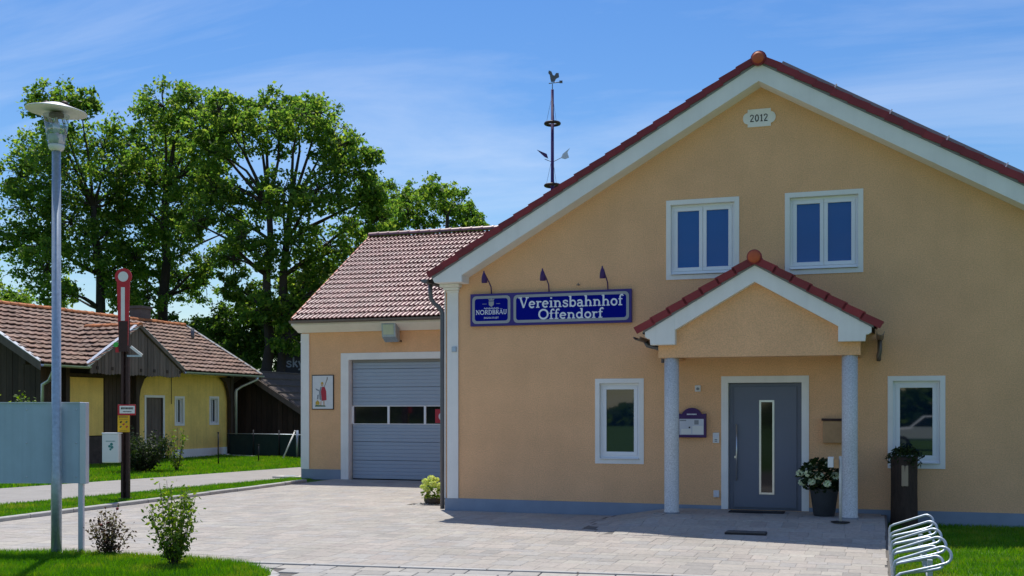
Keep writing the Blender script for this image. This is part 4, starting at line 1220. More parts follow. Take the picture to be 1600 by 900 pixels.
# ================================================================== THINGS ON THE FACADES
def arch_rect(x0, x1, z0, z1, r, n=5):
    out = []
    for cx_, cz_, a0 in ((x1 - r, z0 + r, 270), (x1 - r, z1 - r, 0), (x0 + r, z1 - r, 90), (x0 + r, z0 + r, 180)):
        out += [(cx_ + r * math.cos(R(a0 + 90 * k / n)), cz_ + r * math.sin(R(a0 + 90 * k / n))) for k in range(n + 1)]
    return out
def rim(mb, outer, inner, y0, y1):
    n = len(outer)
    vs = [(x, y0, z) for x, z in outer] + [(x, y0, z) for x, z in inner] + [(x, y1, z) for x, z in outer] + [(x, y1, z) for x, z in inner]
    fs = []
    for i in range(n):
        k = (i + 1) % n
        fs += [(i, k, n + k, n + i), (i, 2 * n + i, 2 * n + k, k), (n + i, n + k, 3 * n + k, 3 * n + i)]
    mb.add(vs, fs)
sg_ = thing("name_sign", "long blue enamel sign with white lettering under three spot lamps", "sign", (1.887, 0, 3.182))
sb = MB(); sb.box(.476, 3.298, -.07, -.002, 3.182, 3.735); sb.build("sign_panel", [m_signedge], sg_, bevel=.004)
for (a, b) in ((.515, 1.205), (1.262, 3.258)):
    f = MB(); f.prism(arch_rect(a, b, 3.222, 3.695, .07), 'y', -.0735, -.0702); f.build("sign_field", m_sign, sg_)
    f = MB(); rim(f, arch_rect(a, b, 3.222, 3.695, .07), arch_rect(a + .045, b - .045, 3.267, 3.65, .045), -.0775, -.0737); f.build("sign_border", m_signrim, sg_)
XD, ZD, ND = (1, 0, 0), (0, 0, 1), (0, -1, 0)
lettering("Vereinsbahnhof", "lettering", sg_, (2.262, -.0737, 3.468), XD, ZD, ND, .182, 1.80, bold=1.06)
lettering("Offendorf", "lettering", sg_, (2.262, -.0737, 3.272), XD, ZD, ND, .168, 1.13, bold=1.06)
lettering("NORDBRÄU", "lettering", sg_, (.862, -.0737, 3.378), XD, ZD, ND, .078, .565, bold=.95)
lettering("INGOLSTADT", "lettering", sg_, (.862, -.0737, 3.306), XD, ZD, ND, .028, .27)
em = MB()     # small emblem: a shield under a crown with two side strokes
em.prism([(.815, 3.60), (.908, 3.60), (.905, 3.54), (.862, 3.505), (.818, 3.54)], 'y', -.0775, -.0737)
em.prism([(.822, 3.612), (.902, 3.612), (.918, 3.648), (.885, 3.632), (.862, 3.655), (.838, 3.632), (.806, 3.648)], 'y', -.0775, -.0737)
em.box(.70, .775, -.077, -.0737, 3.555, 3.562); em.box(.95, 1.02, -.077, -.0737, 3.555, 3.562)
em.build("emblem", m_signrim, sg_)
sc_ = MB()
for k in range(9):
    x = .73 + k * .03
    ribbon(sc_, [(x, 3.475), (x + .010, 3.496), (x + .018, 3.474), (x + .030, 3.482)], .008, lambda p_, d: Vector((p_[0], -.0737 - d, p_[1])), 0, .003)
sc_.build("script_line", m_letter, sg_)
GL_ = "spot lamps above the blue sign"
def sign_lamp():
    o = thing("sign_lamp", "violet spot lamp over the left, smaller field of the blue sign", "spot lamp", (.851, -.035, 3.735), GL_)
    MB().tube([(.851, -.035, 3.735), (.851, -.06, 3.85), (.850, -.16, 3.92), (.846, -.33, 4.02)], .011, 8).build("arm", m_purple, o)
    MB().lathe((.842, -.36, 3.885), [(.048, 0), (.052, .02), (.044, .09), (.030, .14), (.014, .17), (.010, .20), (0.0, .205)], 14, axis=(0, -.18, 1)).build("lamp_shade", m_purple, o)
    return o
sl0 = sign_lamp()
for x, lab in ((1.880, "violet spot lamp over the beginning of the sign's long word"), (2.895, "violet spot lamp at the right end of the blue sign")):
    c = copy_tree(sl0); c.location.x += x - .851; c['label'] = lab
hk = thing("wall_hook", "tiny metal hook on the wall between the two right spot lamps", "hook", (2.39, 0, 3.80))
MB().tube([(2.39, 0, 3.83), (2.39, -.05, 3.83), (2.39, -.06, 3.86)], .008, 6).build("pin", m_pipe, hk)
MB().tube([(2.36, -.05, 3.83), (2.42, -.05, 3.83)], .007, 6).build("crossbar", m_pipe, hk)
pq = thing("year_plaque", "white notched plaque reading 2012 below the gable peak", "plaque", (5.345, 0, 6.24))
mb = MB()
x0, x1, z0, z1 = 5.165, 5.525, 6.235, 6.515
zc = (z0 + z1) / 2
pts = [(x0, z0), (x1, z0), (x1, z0 + .05)] + arc(x1 + .0, zc, .075, .09, -90, 90, 8) + [(x1, z1 - .05), (x1, z1), (x0, z1), (x0, z1 - .05)] + arc(x0, zc, .075, .09, 90, 270, 8) + [(x0, z0 + .05)]
mb.prism(pts, 'y', -.022, -.001); mb.build("plate", m_white, pq)
lettering("2012", "lettering", pq, (5.345, -.0222, 6.315), XD, ZD, ND, .115, .29, m_black)
nb = thing("notice_box", "violet arched notice box with papers behind glass, left of the door", "notice box", (4.285, 0, 1.30))
mb = MB()
mb.prism([(4.055, 1.30), (4.515, 1.30), (4.515, 1.69)] + arc(4.285, 1.62, .17, .16, 20, 160, 8) + [(4.055, 1.69)], 'y', -.09, -.001); mb.build("case", m_purple, nb, bevel=.008)
MB().box(4.09, 4.48, -.094, -.0905, 1.345, 1.60).build("notice", m_panelside, nb)
for (a, b, c, d, mm) in ((4.10, 4.20, 1.565, 1.585, m_printgrey), (4.33, 4.40, 1.51, 1.58, m_printgrey), (4.30, 4.47, 1.36, 1.49, m_plastic), (4.24, 4.265, 1.45, 1.475, m_black), (4.12, 4.28, 1.36, 1.44, m_plastic)):
    MB().box(a, b, -.0962, -.0942, c, d).build("print", mm, nb)
lb_ = MB(); 
for k in range(8): lb_.box(4.21 + k * .02, 4.224 + k * .02, -.0925, -.0902, 1.665, 1.685)
lb_.build("lettering", m_letter, nb)
ic = thing("intercom", "white intercom panel beside the left door jamb", "intercom", (4.665, 0, 1.215))
MB().box(4.615, 4.717, -.03, -.001, 1.215, 1.38).build("casing", m_plastic, ic, bevel=.006)
MB().box(4.635, 4.697, -.0325, -.0305, 1.30, 1.355).build("grille", m_panelside, ic)
for z in (1.235, 1.262): MB().box(4.645, 4.687, -.034, -.0305, z, z + .016).build("button", m_printgrey, ic)
pi2 = thing("motion_sensor", "small white motion sensor on the wall above the notice box", "sensor", (4.375, 0, 2.04))
MB().box(4.328, 4.421, -.03, -.001, 2.04, 2.143).build("casing", m_plastic, pi2, bevel=.008)
MB().ball((4.375, -.04, 2.085), (.026, .022, .022), 10, 8).build("sensor_eye", m_printgrey, pi2)
so = thing("power_socket", "white power socket low on the wall left of the door", "socket", (4.67, 0, .343))
MB().box(4.626, 4.717, -.035, -.001, .343, .455).build("casing", m_plastic, so, bevel=.006)
MB().box(4.638, 4.705, -.041, -.0355, .355, .443).build("flap", m_panelside, so, bevel=.004)
le = thing("letterbox", "brown metal letterbox with a dark lid, right of the door", "letterbox", (6.47, 0, 1.234))
MB().box(6.318, 6.63, -.11, -.001, 1.234, 1.575).build("body", m_bronze, le, bevel=.006)
MB().box(6.30, 6.648, -.135, -.001, 1.577, 1.612).build("lid", m_brownsteel, le, bevel=.004)
jb = thing("junction_box", "small grey box on the white corner pilaster", "junction box", (.165, -.03, 2.75))
MB().box(.125, .21, -.055, -.031, 2.75, 2.84).build("casing", m_galv, jb, bevel=.004)
MB().box(.135, .20, -.0575, -.0555, 2.762, 2.828).build("cover", m_panel, jb)
# entrance mats
mt = thing("doormat", "black doormat lying at the threshold", "doormat", (5.34, -.35, .157))
MB().box(4.93, 5.76, -.56, -.22, .157, .172).build("mat", m_mat, mt)
MB().box(4.97, 5.72, -.52, -.26, .1725, .176).build("pile", m_black, mt)
gr_ = thing("foot_grate", "dark foot grate sunk in the paving ahead of the doormat", "grate", (5.40, -2.32, ramp_z(5.4, -2.32)))
zz = ramp_z(5.4, -2.32)
MB().box(5.12, 5.68, -2.47, -2.17, zz - .02, zz + .006).build("tray", m_black, gr_)
for k in range(9): MB().box(5.135, 5.665, -2.455 + k * .031, -2.44 + k * .031, zz + .0065, zz + .014).build("bar", m_pipe, gr_)
# garage facade things
po = thing("saint_poster", "framed white picture of a red-cloaked figure with a lance, left of the garage door", "picture", (-6.153, YG, 1.75))
MB().box(-6.461, -5.845, YG - .025, YG - .001, 1.75, 2.627).build("frame", m_black, po)
MB().box(-6.440, -5.866, YG - .0285, YG - .0255, 1.771, 2.606).build("sheet", m_paper, po)
def flat(name, pts, m, d=0):
    MB().prism([(-6.153 + a, 2.19 + b) for a, b in pts], 'y', YG - .0312 - d, YG - .0287 - d).build(name, m, po)
flat("print_cloak", [(-.02, -.22), (.11, -.20), (.10, .02), (.06, .13), (-.01, .14), (-.05, .02)], m_printred)
flat("print_robe", [(-.09, -.18), (-.025, -.22), (-.055, .02), (-.02, .13), (-.06, .14), (-.10, .0)], m_printgrey)
flat("print_head", [(-.05, .15), (.01, .15), (.02, .20), (-.015, .235), (-.05, .20)], m_printskin)
flat("print_helmet", [(-.055, .205), (.025, .205), (.01, .255), (-.03, .26)], m_printyellow, .0026)
flat("print_leg", [(-.07, -.33), (-.035, -.33), (-.03, -.225), (-.06, -.225)], m_printskin)
flat("print_leg", [(.02, -.33), (.055, -.33), (.05, -.21), (.015, -.225)], m_printskin)
flat("print_lance", [(.035, .12), (.05, .12), (.135, .33), (.12, .335)], m_printbrown)
flat("print_flag", [(.115, .30), (.135, .30), (.14, .37), (.125, .39)], m_printbrown, .0026)
flat("print_house", [(-.20, -.32), (-.09, -.32), (-.09, -.25), (-.145, -.20), (-.20, -.25)], m_printyellow)
flat("print_smoke", [(-.16, -.18), (-.12, -.18), (-.11, -.06), (-.15, -.07)], m_printgrey)
flat("print_water", [(-.10, .02), (-.09, .05), (-.20, .10), (-.19, .06)], m_printgrey)
flat("print_grass", [(-.22, -.365), (.09, -.365), (.07, -.335), (-.20, -.325)], m_printgreen)
fl_ = thing("floodlight", "grey wall floodlight tilted over the garage door", "floodlight", (-4.14, YG, 3.40))
mb = MB(); mb.prism([(YG - .44, 3.86), (YG - .40, 3.52), (YG - .22, 3.40), (YG - .14, 3.44), (YG - .18, 3.80), (YG - .26, 3.90)], 'x', -4.34, -3.96)
mb.build("housing", m_galv, fl_, bevel=.02)
MB().prism([(YG - .47, 3.875), (YG - .25, 3.925), (YG - .25, 3.945), (YG - .47, 3.90)], 'x', -4.36, -3.94).build("hood", m_frame, fl_)
MB().obox((-4.15, YG - .426, 3.70), (.14, 0, 0), (0, .018, -.12), (0, -.0045, -.0007)).build("glass", m_steel, fl_)
for x in (-4.30, -4.0):
    MB().tube([(x, YG - .002, 3.44), (x, YG - .24, 3.44)], .022, 8).build("bracket", m_black, fl_)

# ================================================================== PORCH AND YARD THINGS
def flower_plant(root, c, w, h, leaf, mat, fl_mat, flowers, seed, n=420):
    nr = np.random.default_rng(seed)
    d = nr.normal(size=(n, 3)); d /= np.linalg.norm(d, axis=1)[:, None]; d *= nr.uniform(.35, 1, n)[:, None] ** .5
    P = d * np.array([w / 2, w / 2, h / 2]) + np.array(c)
    np_obj("foliage", leaves(P, nr.uniform(.7, 1.2, n) * leaf, nr, .5), 4, mat, root)
    for (x, y, z, r) in flowers:
        k = 90; q = nr.normal(size=(k, 3)); q /= np.linalg.norm(q, axis=1)[:, None]
        np_obj("flower_head", leaves(q * np.array([r, r, r * .8]) + np.array([x, y, z]), np.full(k, r * .75), nr, .1, aspect=.9), 4, fl_mat, root)
zpot = .157
pt = thing("flower_pot", "dark tapered pot of cream hydrangeas between door and right column", "potted plant", (6.36, -.62, zpot))
MB().lathe((6.36, -.62, zpot), [(.145, 0), (.155, .01), (.205, .36), (.218, .38), (.218, .42), (.20, .42), (.19, .36), (.0, .34)], 22).build("pot", m_pot, pt)
flower_plant(pt, (6.35, -.64, zpot + .60), .76, .54, .10, m_dkleaf, m_wflower,
             [(6.15, -.86, .80, .055), (6.05, -.76, .66, .052), (6.31, -.93, .76, .06), (6.20, -.92, .68, .052), (6.53, -.88, .77, .058), (6.42, -.75, .93, .045), (6.20, -.70, .92, .048), (6.02, -.80, .80, .052), (6.42, -.98, .66, .05)], 41, 820)
ash = thing("ashtray_stand", "thin pale ashtray stand with a box at the top before the right column", "ashtray", (6.62, -1.5, ramp_z(6.62, -1.5)))
za = ramp_z(6.62, -1.5)
MB().lathe((6.62, -1.5, za), [(.13, 0), (.13, .012), (.03, .02)], 18).build("foot", m_black, ash)
MB().tube([(6.62, -1.5, za + .02), (6.62, -1.5, za + .94)], .019, 10).build("pole", m_wood, ash)
MB().box(6.45, 6.528, -1.56, -1.46, za + .78, za + .93).build("bin", m_plastic, ash, bevel=.006)
MB().box(6.53, 6.60, -1.55, -1.47, za + .77, za + .90).build("holder", m_bronze, ash, bevel=.004)
# hollow log planter
lg = thing("log_planter", "dark upright hollow log with a slot and a drooping plant on top", "planter", (7.50, -.42, 0))
mb = MB()
n = 20
prof = []
rg2 = random.Random(4)
lob = [1 + rg2.uniform(-.07, .07) for _ in range(n)]
vs = []; fs = []
for i, (r, z) in enumerate([(.205, 0), (.195, .15), (.19, .5), (.19, .8), (.195, 1.02), (.19, 1.05), (.13, 1.05), (.12, .9)]):
    for k in range(n):
        t = 2 * math.pi * k / n
        vs.append((7.5 + math.cos(t) * r * lob[k], -.42 + math.sin(t) * r * lob[k], z))
for i in range(7):
    for k in range(n):
        fs.append((i * n + k, i * n + (k + 1) % n, (i + 1) * n + (k + 1) % n, (i + 1) * n + k))
mb.add(vs, fs, 0, True); mb.build("log", m_log, lg, fix=True)
MB().box(7.455, 7.55, -.622, -.58, .62, .93).build("slot", m_hole, lg, bevel=.01)
nr = np.random.default_rng(77)
k = 420
t = nr.uniform(0, 2 * np.pi, k); rr1 = nr.uniform(.05, .27, k)
P = np.stack([7.5 + np.cos(t) * rr1, -.42 + np.sin(t) * rr1, 1.17 - (rr1 / .27) ** 2 * .20 + nr.normal(size=k) * .045], 1)
np_obj("drooping_plant", leaves(P, nr.uniform(.05, .11, k), nr, .1, aspect=.35), 4, m_dkleaf, lg)
# bicycle rack
bk = thing("bicycle_rack", "galvanised bicycle rack of slanting tube hoops at the lawn's edge", "bicycle rack", (7.5, -4.9, 0))
ye, y0_ = -6.6, -3.35
for x, z in ((7.255, .06), (7.595, .05)):
    MB().tube([(x, y0_ + .1, z), (x, ye - .3, z)], .016, 8).build("rail", m_galv, bk)
nh = 9
for k in range(nh):
    y = y0_ - k * .41 - (.06 if k % 2 else 0)
    high = k % 2 == 0
    zl, zh = (.32, .455) if high else (.235, .325)
    xl, xr = 7.255, (7.665 if high else 7.64)
    gap = .145 if high else .11
    d = Vector((xr - xl, 0, zh - zl)).normalized(); nrm = Vector((-d.z, 0, d.x))
    top = [Vector((xl, y, .02)), Vector((xl, y, zl - .05)), Vector((xl + .012, y, zl - .015)), Vector((xl + .05, y, zl + .006))]
    ctr = Vector((xr, y, zh)) - nrm * gap / 2
    loop = [ctr + (nrm * math.cos(R(a)) + d * math.sin(R(a))) * gap / 2 + Vector((0, -.0006 * a, 0)) for a in range(0, 181, 20)]
    end = [loop[-1] - d * .10, Vector((xl + .06, y - .11, zl - gap + .03)), Vector((xl, y - .11, zl - gap - .02)), Vector((xl, y - .11, .02))]
    MB().tube(top + loop + end, .0145, 10).build("hoop", m_galv, bk)
for y in (y0_ - .55, -5.0, -6.2):
    MB().box(7.57, 7.62, y - .03, y + .03, 0, .28).build("post", m_galv, bk, bevel=.004)
# yellow-green hydrangea by the corner
hy = thing("hydrangea", "lime flowering hydrangea at the foot of the white corner pilaster", "plant", (-.70, 1.15, 0))
flower_plant(hy, (-.70, 1.15, .20), .50, .40, .075, m_shrub, m_lime,
             [(-.79, .95, .42, .062), (-.64, .93, .38, .06), (-.53, 1.0, .35, .055), (-.70, 1.0, .48, .06), (-.86, 1.0, .32, .052), (-.56, 1.05, .24, .05), (-.76, .93, .28, .052), (-.46, 1.05, .22, .048), (-.62, 1.05, .45, .05)], 43, 360)
MB().lathe((-.70, 1.15, .0), [(.16, 0), (.19, .05), (.19, .10), (.10, .11)], 16).build("root_ball", m_stone, hy)
bed = MB(); bed.add([(-1.0, .74, -.010), (-.03, .74, -.010), (-.03, 1.76, -.010), (-1.0, 1.76, -.010)], [(0, 1, 2, 3)])
tag(bed.build("gravel_bed", m_conc), kind='structure')
nr = np.random.default_rng(5)
kk = 700
Pg = np.stack([nr.uniform(-.98, -.04, kk), nr.uniform(.76, 1.74, kk), np.full(kk, .004)], 1)
o = np_obj("gravel", leaves(Pg, nr.uniform(.025, .05, kk), nr, 1.5, aspect=.9), 4, m_conc); o['kind'] = 'stuff'
shrub("climbing_stem", "thin green climber against the downpipe at the corner", "plant", (-.14, .95, 0), .18, 1.05, 3, .05, 26, m_shrub, 45, .005)

# ================================================================== STREET LAMP, BOARD, SIGNAL
LB = Vector((-2.229, -6.963, .01))
lp = thing("street_lamp", "galvanised street lamp with a white disc hat and glass lantern", "street lamp", LB)
MB().tube([LB, LB + UP * 1.0, LB + UP * 1.02, LB + UP * 4.86], [.062, .061, .055, .050], 16).build("pole", m_galv, lp)
MB().lathe(LB, [(.10, -.01), (.10, .012), (.065, .03)], 18).build("collar", m_galv, lp)
MB().lathe(LB, [(.055, 4.84), (.085, 4.865), (.095, 4.90), (.090, 4.915)], 24).build("lantern_socket", m_lampwhite, lp)
MB().lathe(LB, [(.100, 4.915), (.150, 5.27)], 28).build("lantern_glass", m_glass, lp, fix=False)
MB().lathe(LB, [(.085, 4.917), (.10, 5.03), (.02, 5.04), (.02, 5.06), (.040, 5.07), (.040, 5.16), (.02, 5.18), (.02, 5.30)], 14).build("bulb_unit", m_paper, lp)
MB().lathe(LB, [(.075, 5.245), (.085, 5.25), (.085, 5.29), (.075, 5.295)], 14).build("lamp_holder", m_brownsteel, lp)
hat = MB().lathe(LB, [(.02, -.012), (.20, .0), (.345, -.018), (.352, -.010), (.345, -.002), (.20, .045), (.09, .085), (.0, .10)], 36).build("hat", m_lampwhite, lp)
hat.location = (0, 0, 5.325); hat.rotation_euler = (0, R(3.0), R(YAW))
for dx in (-.12, .10):
    q = LB + RT * dx + UP * 5.40
    MB().lathe(q, [(.045, -.04), (.05, .0), (.03, .035), (0, .045)], 10).build("hat_knob", m_brownsteel, lp)
BD = Vector((-2.025, -6.773, 0.01))
bd = thing("notice_board", "large blank grey board seen from behind, on square aluminium posts", "board", BD)
def along(t, f, z): return BD + RT * t + FW * f + UP * z
bw = 1.95
mb = MB(); mb.obox(along(-bw / 2, .0, 1.335), RT * (bw / 2), FW * .03, UP * .485); mb.build("panel", m_panel, bd)
mb = MB(); mb.obox(along(.037, .0, 1.335), RT * .037, FW * .055, UP * .492); mb.build("side_profile", m_panelside, bd, bevel=.006)
mb = MB(); mb.obox(along(-bw - .037, .0, 1.335), RT * .037, FW * .055, UP * .492); mb.build("side_profile", m_panelside, bd, bevel=.006)
mb = MB(); mb.obox(along(-bw / 2, .0, 1.825), RT * (bw / 2), FW * .045, UP * .006); mb.build("top_rail", m_panelside, bd)
mb = MB()
for z in (.93, 1.335, 1.74):
    for t_ in (-.05, -.65, -1.30, -1.90): mb.lathe(along(t_, -.030, z), [(.011, 0), (.009, .004), (.0, .005)], 8, axis=-FW)
mb.build("rivets", m_panelside, bd)['kind'] = 'stuff'
for t_ in (.0, -bw):
    mb = MB(); mb.obox(along(t_, .0, .42), RT * .03, FW * .03, UP * .43); mb.build("post", m_panelside, bd, bevel=.006)
SG = Vector((-7.0, .416, -.03))
sm_ = thing("railway_signal", "old railway semaphore with a red and white arm raised on a dark mast", "signal", SG)
def sp_(a, f, z): return SG + RT * a + FW * f + UP * z
mb = MB()
for a in (-.055, .055):
    mb.beam(sp_(a, 0, 0), sp_(a * .85, 0, 3.62), .05, .09, up=FW)
for k in range(18):
    z = .1 + k * .19
    mb.beam(sp_(-.05, .0, z), sp_(.05, .0, z + .16), .02, .02, up=FW)
mb.obox(sp_(0, .03, 1.8), RT * .05, FW * .008, UP * 1.8)
mb.build("mast", m_brownsteel, sm_)
mb = MB(); mb.obox(sp_(0, 0, .0), RT * .11, FW * .11, UP * .035); mb.build("mast_foot", m_brownsteel, sm_)
ap = [(-.085, 2.95), (.085, 2.95), (.125, 4.20)] + [(.165 * math.cos(R(a)), 4.40 + .165 * math.sin(R(a))) for a in range(-40, 221, 13)] + [(-.125, 4.20)]
mb = MB(); n = len(ap)
vs = [sp_(a, f, z) for f in (-.13, -.10) for a, z in ap]
mb.add(vs, [tuple(range(n)), tuple(range(2 * n - 1, n - 1, -1))] + [(i, i + n, (i + 1) % n + n, (i + 1) % n) for i in range(n)])
arm = mb.build("signal_arm", m_signalred, sm_)
mb = MB(); mb.lathe(sp_(0, -.131, 4.40), [(.10, 0), (.10, .006)], 24, axis=-FW); mb.build("white_disc", m_signalwhite, arm)
mb = MB(); mb.obox(sp_(-.005, -.1335, 3.86), RT * .038, FW * .003, UP * .33); mb.build("white_stripe", m_signalwhite, arm)
mb = MB(); mb.obox(sp_(0, -.12, 3.22), RT * .088, FW * .02, UP * .30); mb.build("arm_root", m_brownsteel, sm_)
mb = MB(); mb.lathe(sp_(-.15, -.10, 3.06), [(.05, 0), (.05, .03)], 14, axis=-FW); mb.build("lens", m_green, sm_)
mb = MB(); mb.obox(sp_(-.13, -.08, 2.96), RT * .035, FW * .02, UP * .05); mb.build("lens_red", m_signalred, sm_)
mb = MB(); mb.beam(sp_(.14, -.10, 3.02), sp_(.36, -.10, 2.85), .05, .035, up=FW); mb.build("lever", m_signalwhite, sm_)
mb = MB(); mb.obox(sp_(.20, -.06, 2.84), RT * .14, FW * .03, UP * .018); mb.build("lever_bracket", m_galv, sm_)
# signs and box on the mast
def glyphless(mb, a0, a1, z, h, f, rg):
    a = a0
    while a < a1:
        w_ = rg.uniform(.012, .022); mb.obox(sp_((a + min(a + w_, a1)) / 2, f, z), RT * ((min(a + w_, a1) - a) / 2), FW * .001, UP * (h / 2)); a += w_ + .008
rw = thing("warning_sign", "white sign with red border on the signal mast", "sign", sp_(.05, -.06, 1.66))
mb = MB(); mb.obox(sp_(.05, -.075, 1.775), RT * .178, FW * .008, UP * .105); mb.build("plate", m_signalred, rw, bevel=.004)
mb = MB(); mb.obox(sp_(.062, -.0845, 1.78), RT * .150, FW * .001, UP * .075); mb.build("white_field", m_signalwhite, rw)
mb = MB(); glyphless(mb, -.06, .18, 1.805, .04, -.0868, random.Random(2)); glyphless(mb, -.02, .15, 1.74, .018, -.0868, random.Random(3)); mb.build("lettering", m_black, rw)
yn = thing("yellow_notice", "yellow notice with small pictograms under the red-bordered sign", "sign", sp_(-.01, -.06, 1.33))
mb = MB(); mb.obox(sp_(-.012, -.07, 1.50), RT * .118, FW * .006, UP * .165); mb.build("plate", m_yellow, yn, bevel=.003)
mb = MB(); glyphless(mb, -.10, .07, 1.635, .025, -.0772, random.Random(6)); glyphless(mb, -.10, .07, 1.59, .010, -.0772, random.Random(7)); glyphless(mb, -.08, .05, 1.36, .010, -.0772, random.Random(8)); mb.build("lettering", m_printbrown, yn)
for (a, z, mm) in ((-.065, 1.535, m_black), (.045, 1.535, m_printgreen), (-.01, 1.49, m_printred), (-.07, 1.44, m_printgreen), (.05, 1.44, m_printred)):
    mb = MB(); mb.obox(sp_(a, -.0772, z), (RT + UP).normalized() * .022, FW * .001, (UP - RT).normalized() * .015); mb.build("pictogram", mm, yn)
wb = thing("white_box", "white box with a teal emblem hung on the signal mast", "box", sp_(-.2, -.12, .72))
mb = MB(); mb.obox(sp_(-.225, -.13, 1.02), RT * .165, FW * .085, UP * .285); mb.build("casing", m_plastic, wb, bevel=.02)
mb = MB(); mb.obox(sp_(-.215, -.13, 1.315), RT * .175, FW * .095, UP * .012); mb.build("lid", m_frame, wb, bevel=.005)
mb = MB(); glyphless(mb, -.31, -.13, 1.16, .016, -.2168, random.Random(9))
for a, z, r_ in ((-.20, 1.10, .03), (-.24, 1.06, .026), (-.19, 1.04, .03), (-.22, 1.0, .022)):
    mb.lathe(sp_(a, -.2158, z), [(r_, 0), (r_, .002)], 8, axis=-FW)
mb.build("emblem", m_teal, wb)

# ================================================================== OLD SHED
XS = -16.865; XE = -15.97; ZE = 3.13; SR = -19.45; SS = .577
ZRD = ZE + SS * (XE - SR)
Y0, Y1 = 8.07, 20.05
def zs(x): return ZE + SS * (XE - x) if x > SR else ZRD - SS * (SR - x)
SH = thing("old_shed", "old yellow shed with timber gable and weathered brown tile roof", "building", (-17.5, 14, -.03))
YB = 13.55; WN, WF = 8.95, 19.2
w = MB()
wins = [(15.83, 16.24, 1.25, 2.15), (17.98, 18.44, 1.25, 2.17)]
drh = (14.12, 15.07, .12, 2.17)
wall_strips(w, YB, WF, lambda y: 3.35, wins + [drh], lambda y, z: (XS, y, z), .12)
w.build("wall", m_yplaster, SH, fix=False)
MB().box(XS - .1, XS + .03, 15.6, WF, -.03, .30).build("plinth", m_white, SH)
MB().box(XS - .1, XS + .08, WN, YB - .02, -.03, .88).build("stone_base", m_stone, SH)
rg3 = random.Random(12)
def boards(parent, name, mat, pts_fn, a0, a1, bwid):
    a = a0
    while a < a1 - .02:
        b = min(a + bwid, a1); pts_fn(a, b); a = b
# timber front part: upright boards, yellow sliding door
y = WN
while y < YB - .02:
    b = min(y + .2, YB)
    z0 = .88
    if not (10.27 < (y + b) / 2 < 11.88):
        MB().box(XS - .03, XS + .02 + rg3.uniform(0, .012), y + .006, b - .006, z0, 3.33).build("board", m_timber, SH)
    y = b
MB().box(XS - .04, XS - .035, WN, YB, .88, 3.33).build("board_backing", m_dark, SH)
MB().box(XS - .02, XS + .05, 10.27, 11.88, .91, 2.78).build("sliding_door", m_yplaster, SH, bevel=.01)
MB().box(XS - .02, XS + .09, 10.1, 12.1, 2.80, 2.90).build("door_rail", m_timber, SH)
# gable end wall facing the street side
x = XS
while x > -22.0:
    b = x - .22
    MB().box(b + .006, x - .006, WN - .03 - rg3.uniform(0, .01), WN - .002, .0, min(zs(x), zs(b)) - .12).build("board", m_timber, SH)
    x = b
w = MB()
w.add([(XS, WN, 0), (-22.1, WN, 0), (-22.1, WN, zs(-22.1) - .1), (SR, WN, ZRD - .1), (XS, WN, zs(XS) - .1)], [(0, 1, 2, 3, 4)])
w.add([(XS, WF, 0), (-22.1, WF, 0), (-22.1, WF, zs(-22.1) - .1), (SR, WF, ZRD - .1), (XS, WF, zs(XS) - .1)], [(4, 3, 2, 1, 0)])
w.add([(-22.1, WN, 0), (-22.1, WF, 0), (-22.1, WF, 3), (-22.1, WN, 3)], [(0, 1, 2, 3)])
w.add([(XS - .05, WN, .8), (XS - .05, YB, .8), (XS - .05, YB, 3.4), (XS - .05, WN, 3.4)], [(3, 2, 1, 0)])
w.build("inner_wall", m_timber, SH, fix=False)
for (a, b, c, d) in wins:
    T = .085
    s = MB()
    for (p0, p1, q0, q1) in ((a - T, b + T, d, d + T), (a - T, b + T, c - T, c), (a - T, a, c, d), (b, b + T, c, d)): s.box(XS, XS + .025, p0, p1, q0, q1)
    s.add([(XS, a, c), (XS - .12, a, c), (XS - .12, a, d), (XS, a, d)], [(0, 1, 2, 3)]); s.add([(XS, b, c), (XS - .12, b, c), (XS - .12, b, d), (XS, b, d)], [(0, 1, 2, 3)])
    win = s.build("window", m_white, SH, fix=False)
    MB().box(XS - .12, XS - .105, a, b, c, d).build("pane", m_pane, win)
    f = MB(); m_ = (a + b) / 2
    for (p0, p1, q0, q1) in ((a, a + .045, c, d), (b - .045, b, c, d), (m_ - .02, m_ + .02, c + .045, d - .045), (a + .045, b - .045, d - .045, d), (a + .045, b - .045, c, c + .045)): f.box(XS - .104, XS - .07, p0, p1, q0, q1)
    f.build("frame", m_frame, win)
s = MB(); a, b, c, d = drh; T = .085
for (p0, p1, q0, q1) in ((a - T, b + T, d, d + T), (a - T, a, .05, d), (b, b + T, .05, d)): s.box(XS, XS + .025, p0, p1, q0, q1)
dsr = s.build("door_surround", m_white, SH)
sdr = MB().box(XS - .11, XS - .07, a, b, .05, d).build("door", m_gboard, SH)
for k in range(5):
    MB().box(XS - .069, XS - .055 + rg3.uniform(0, .006), a + .01 + k * .19, a + .19 + k * .19, .10, d - .02).build("door_board", m_gboard, sdr)
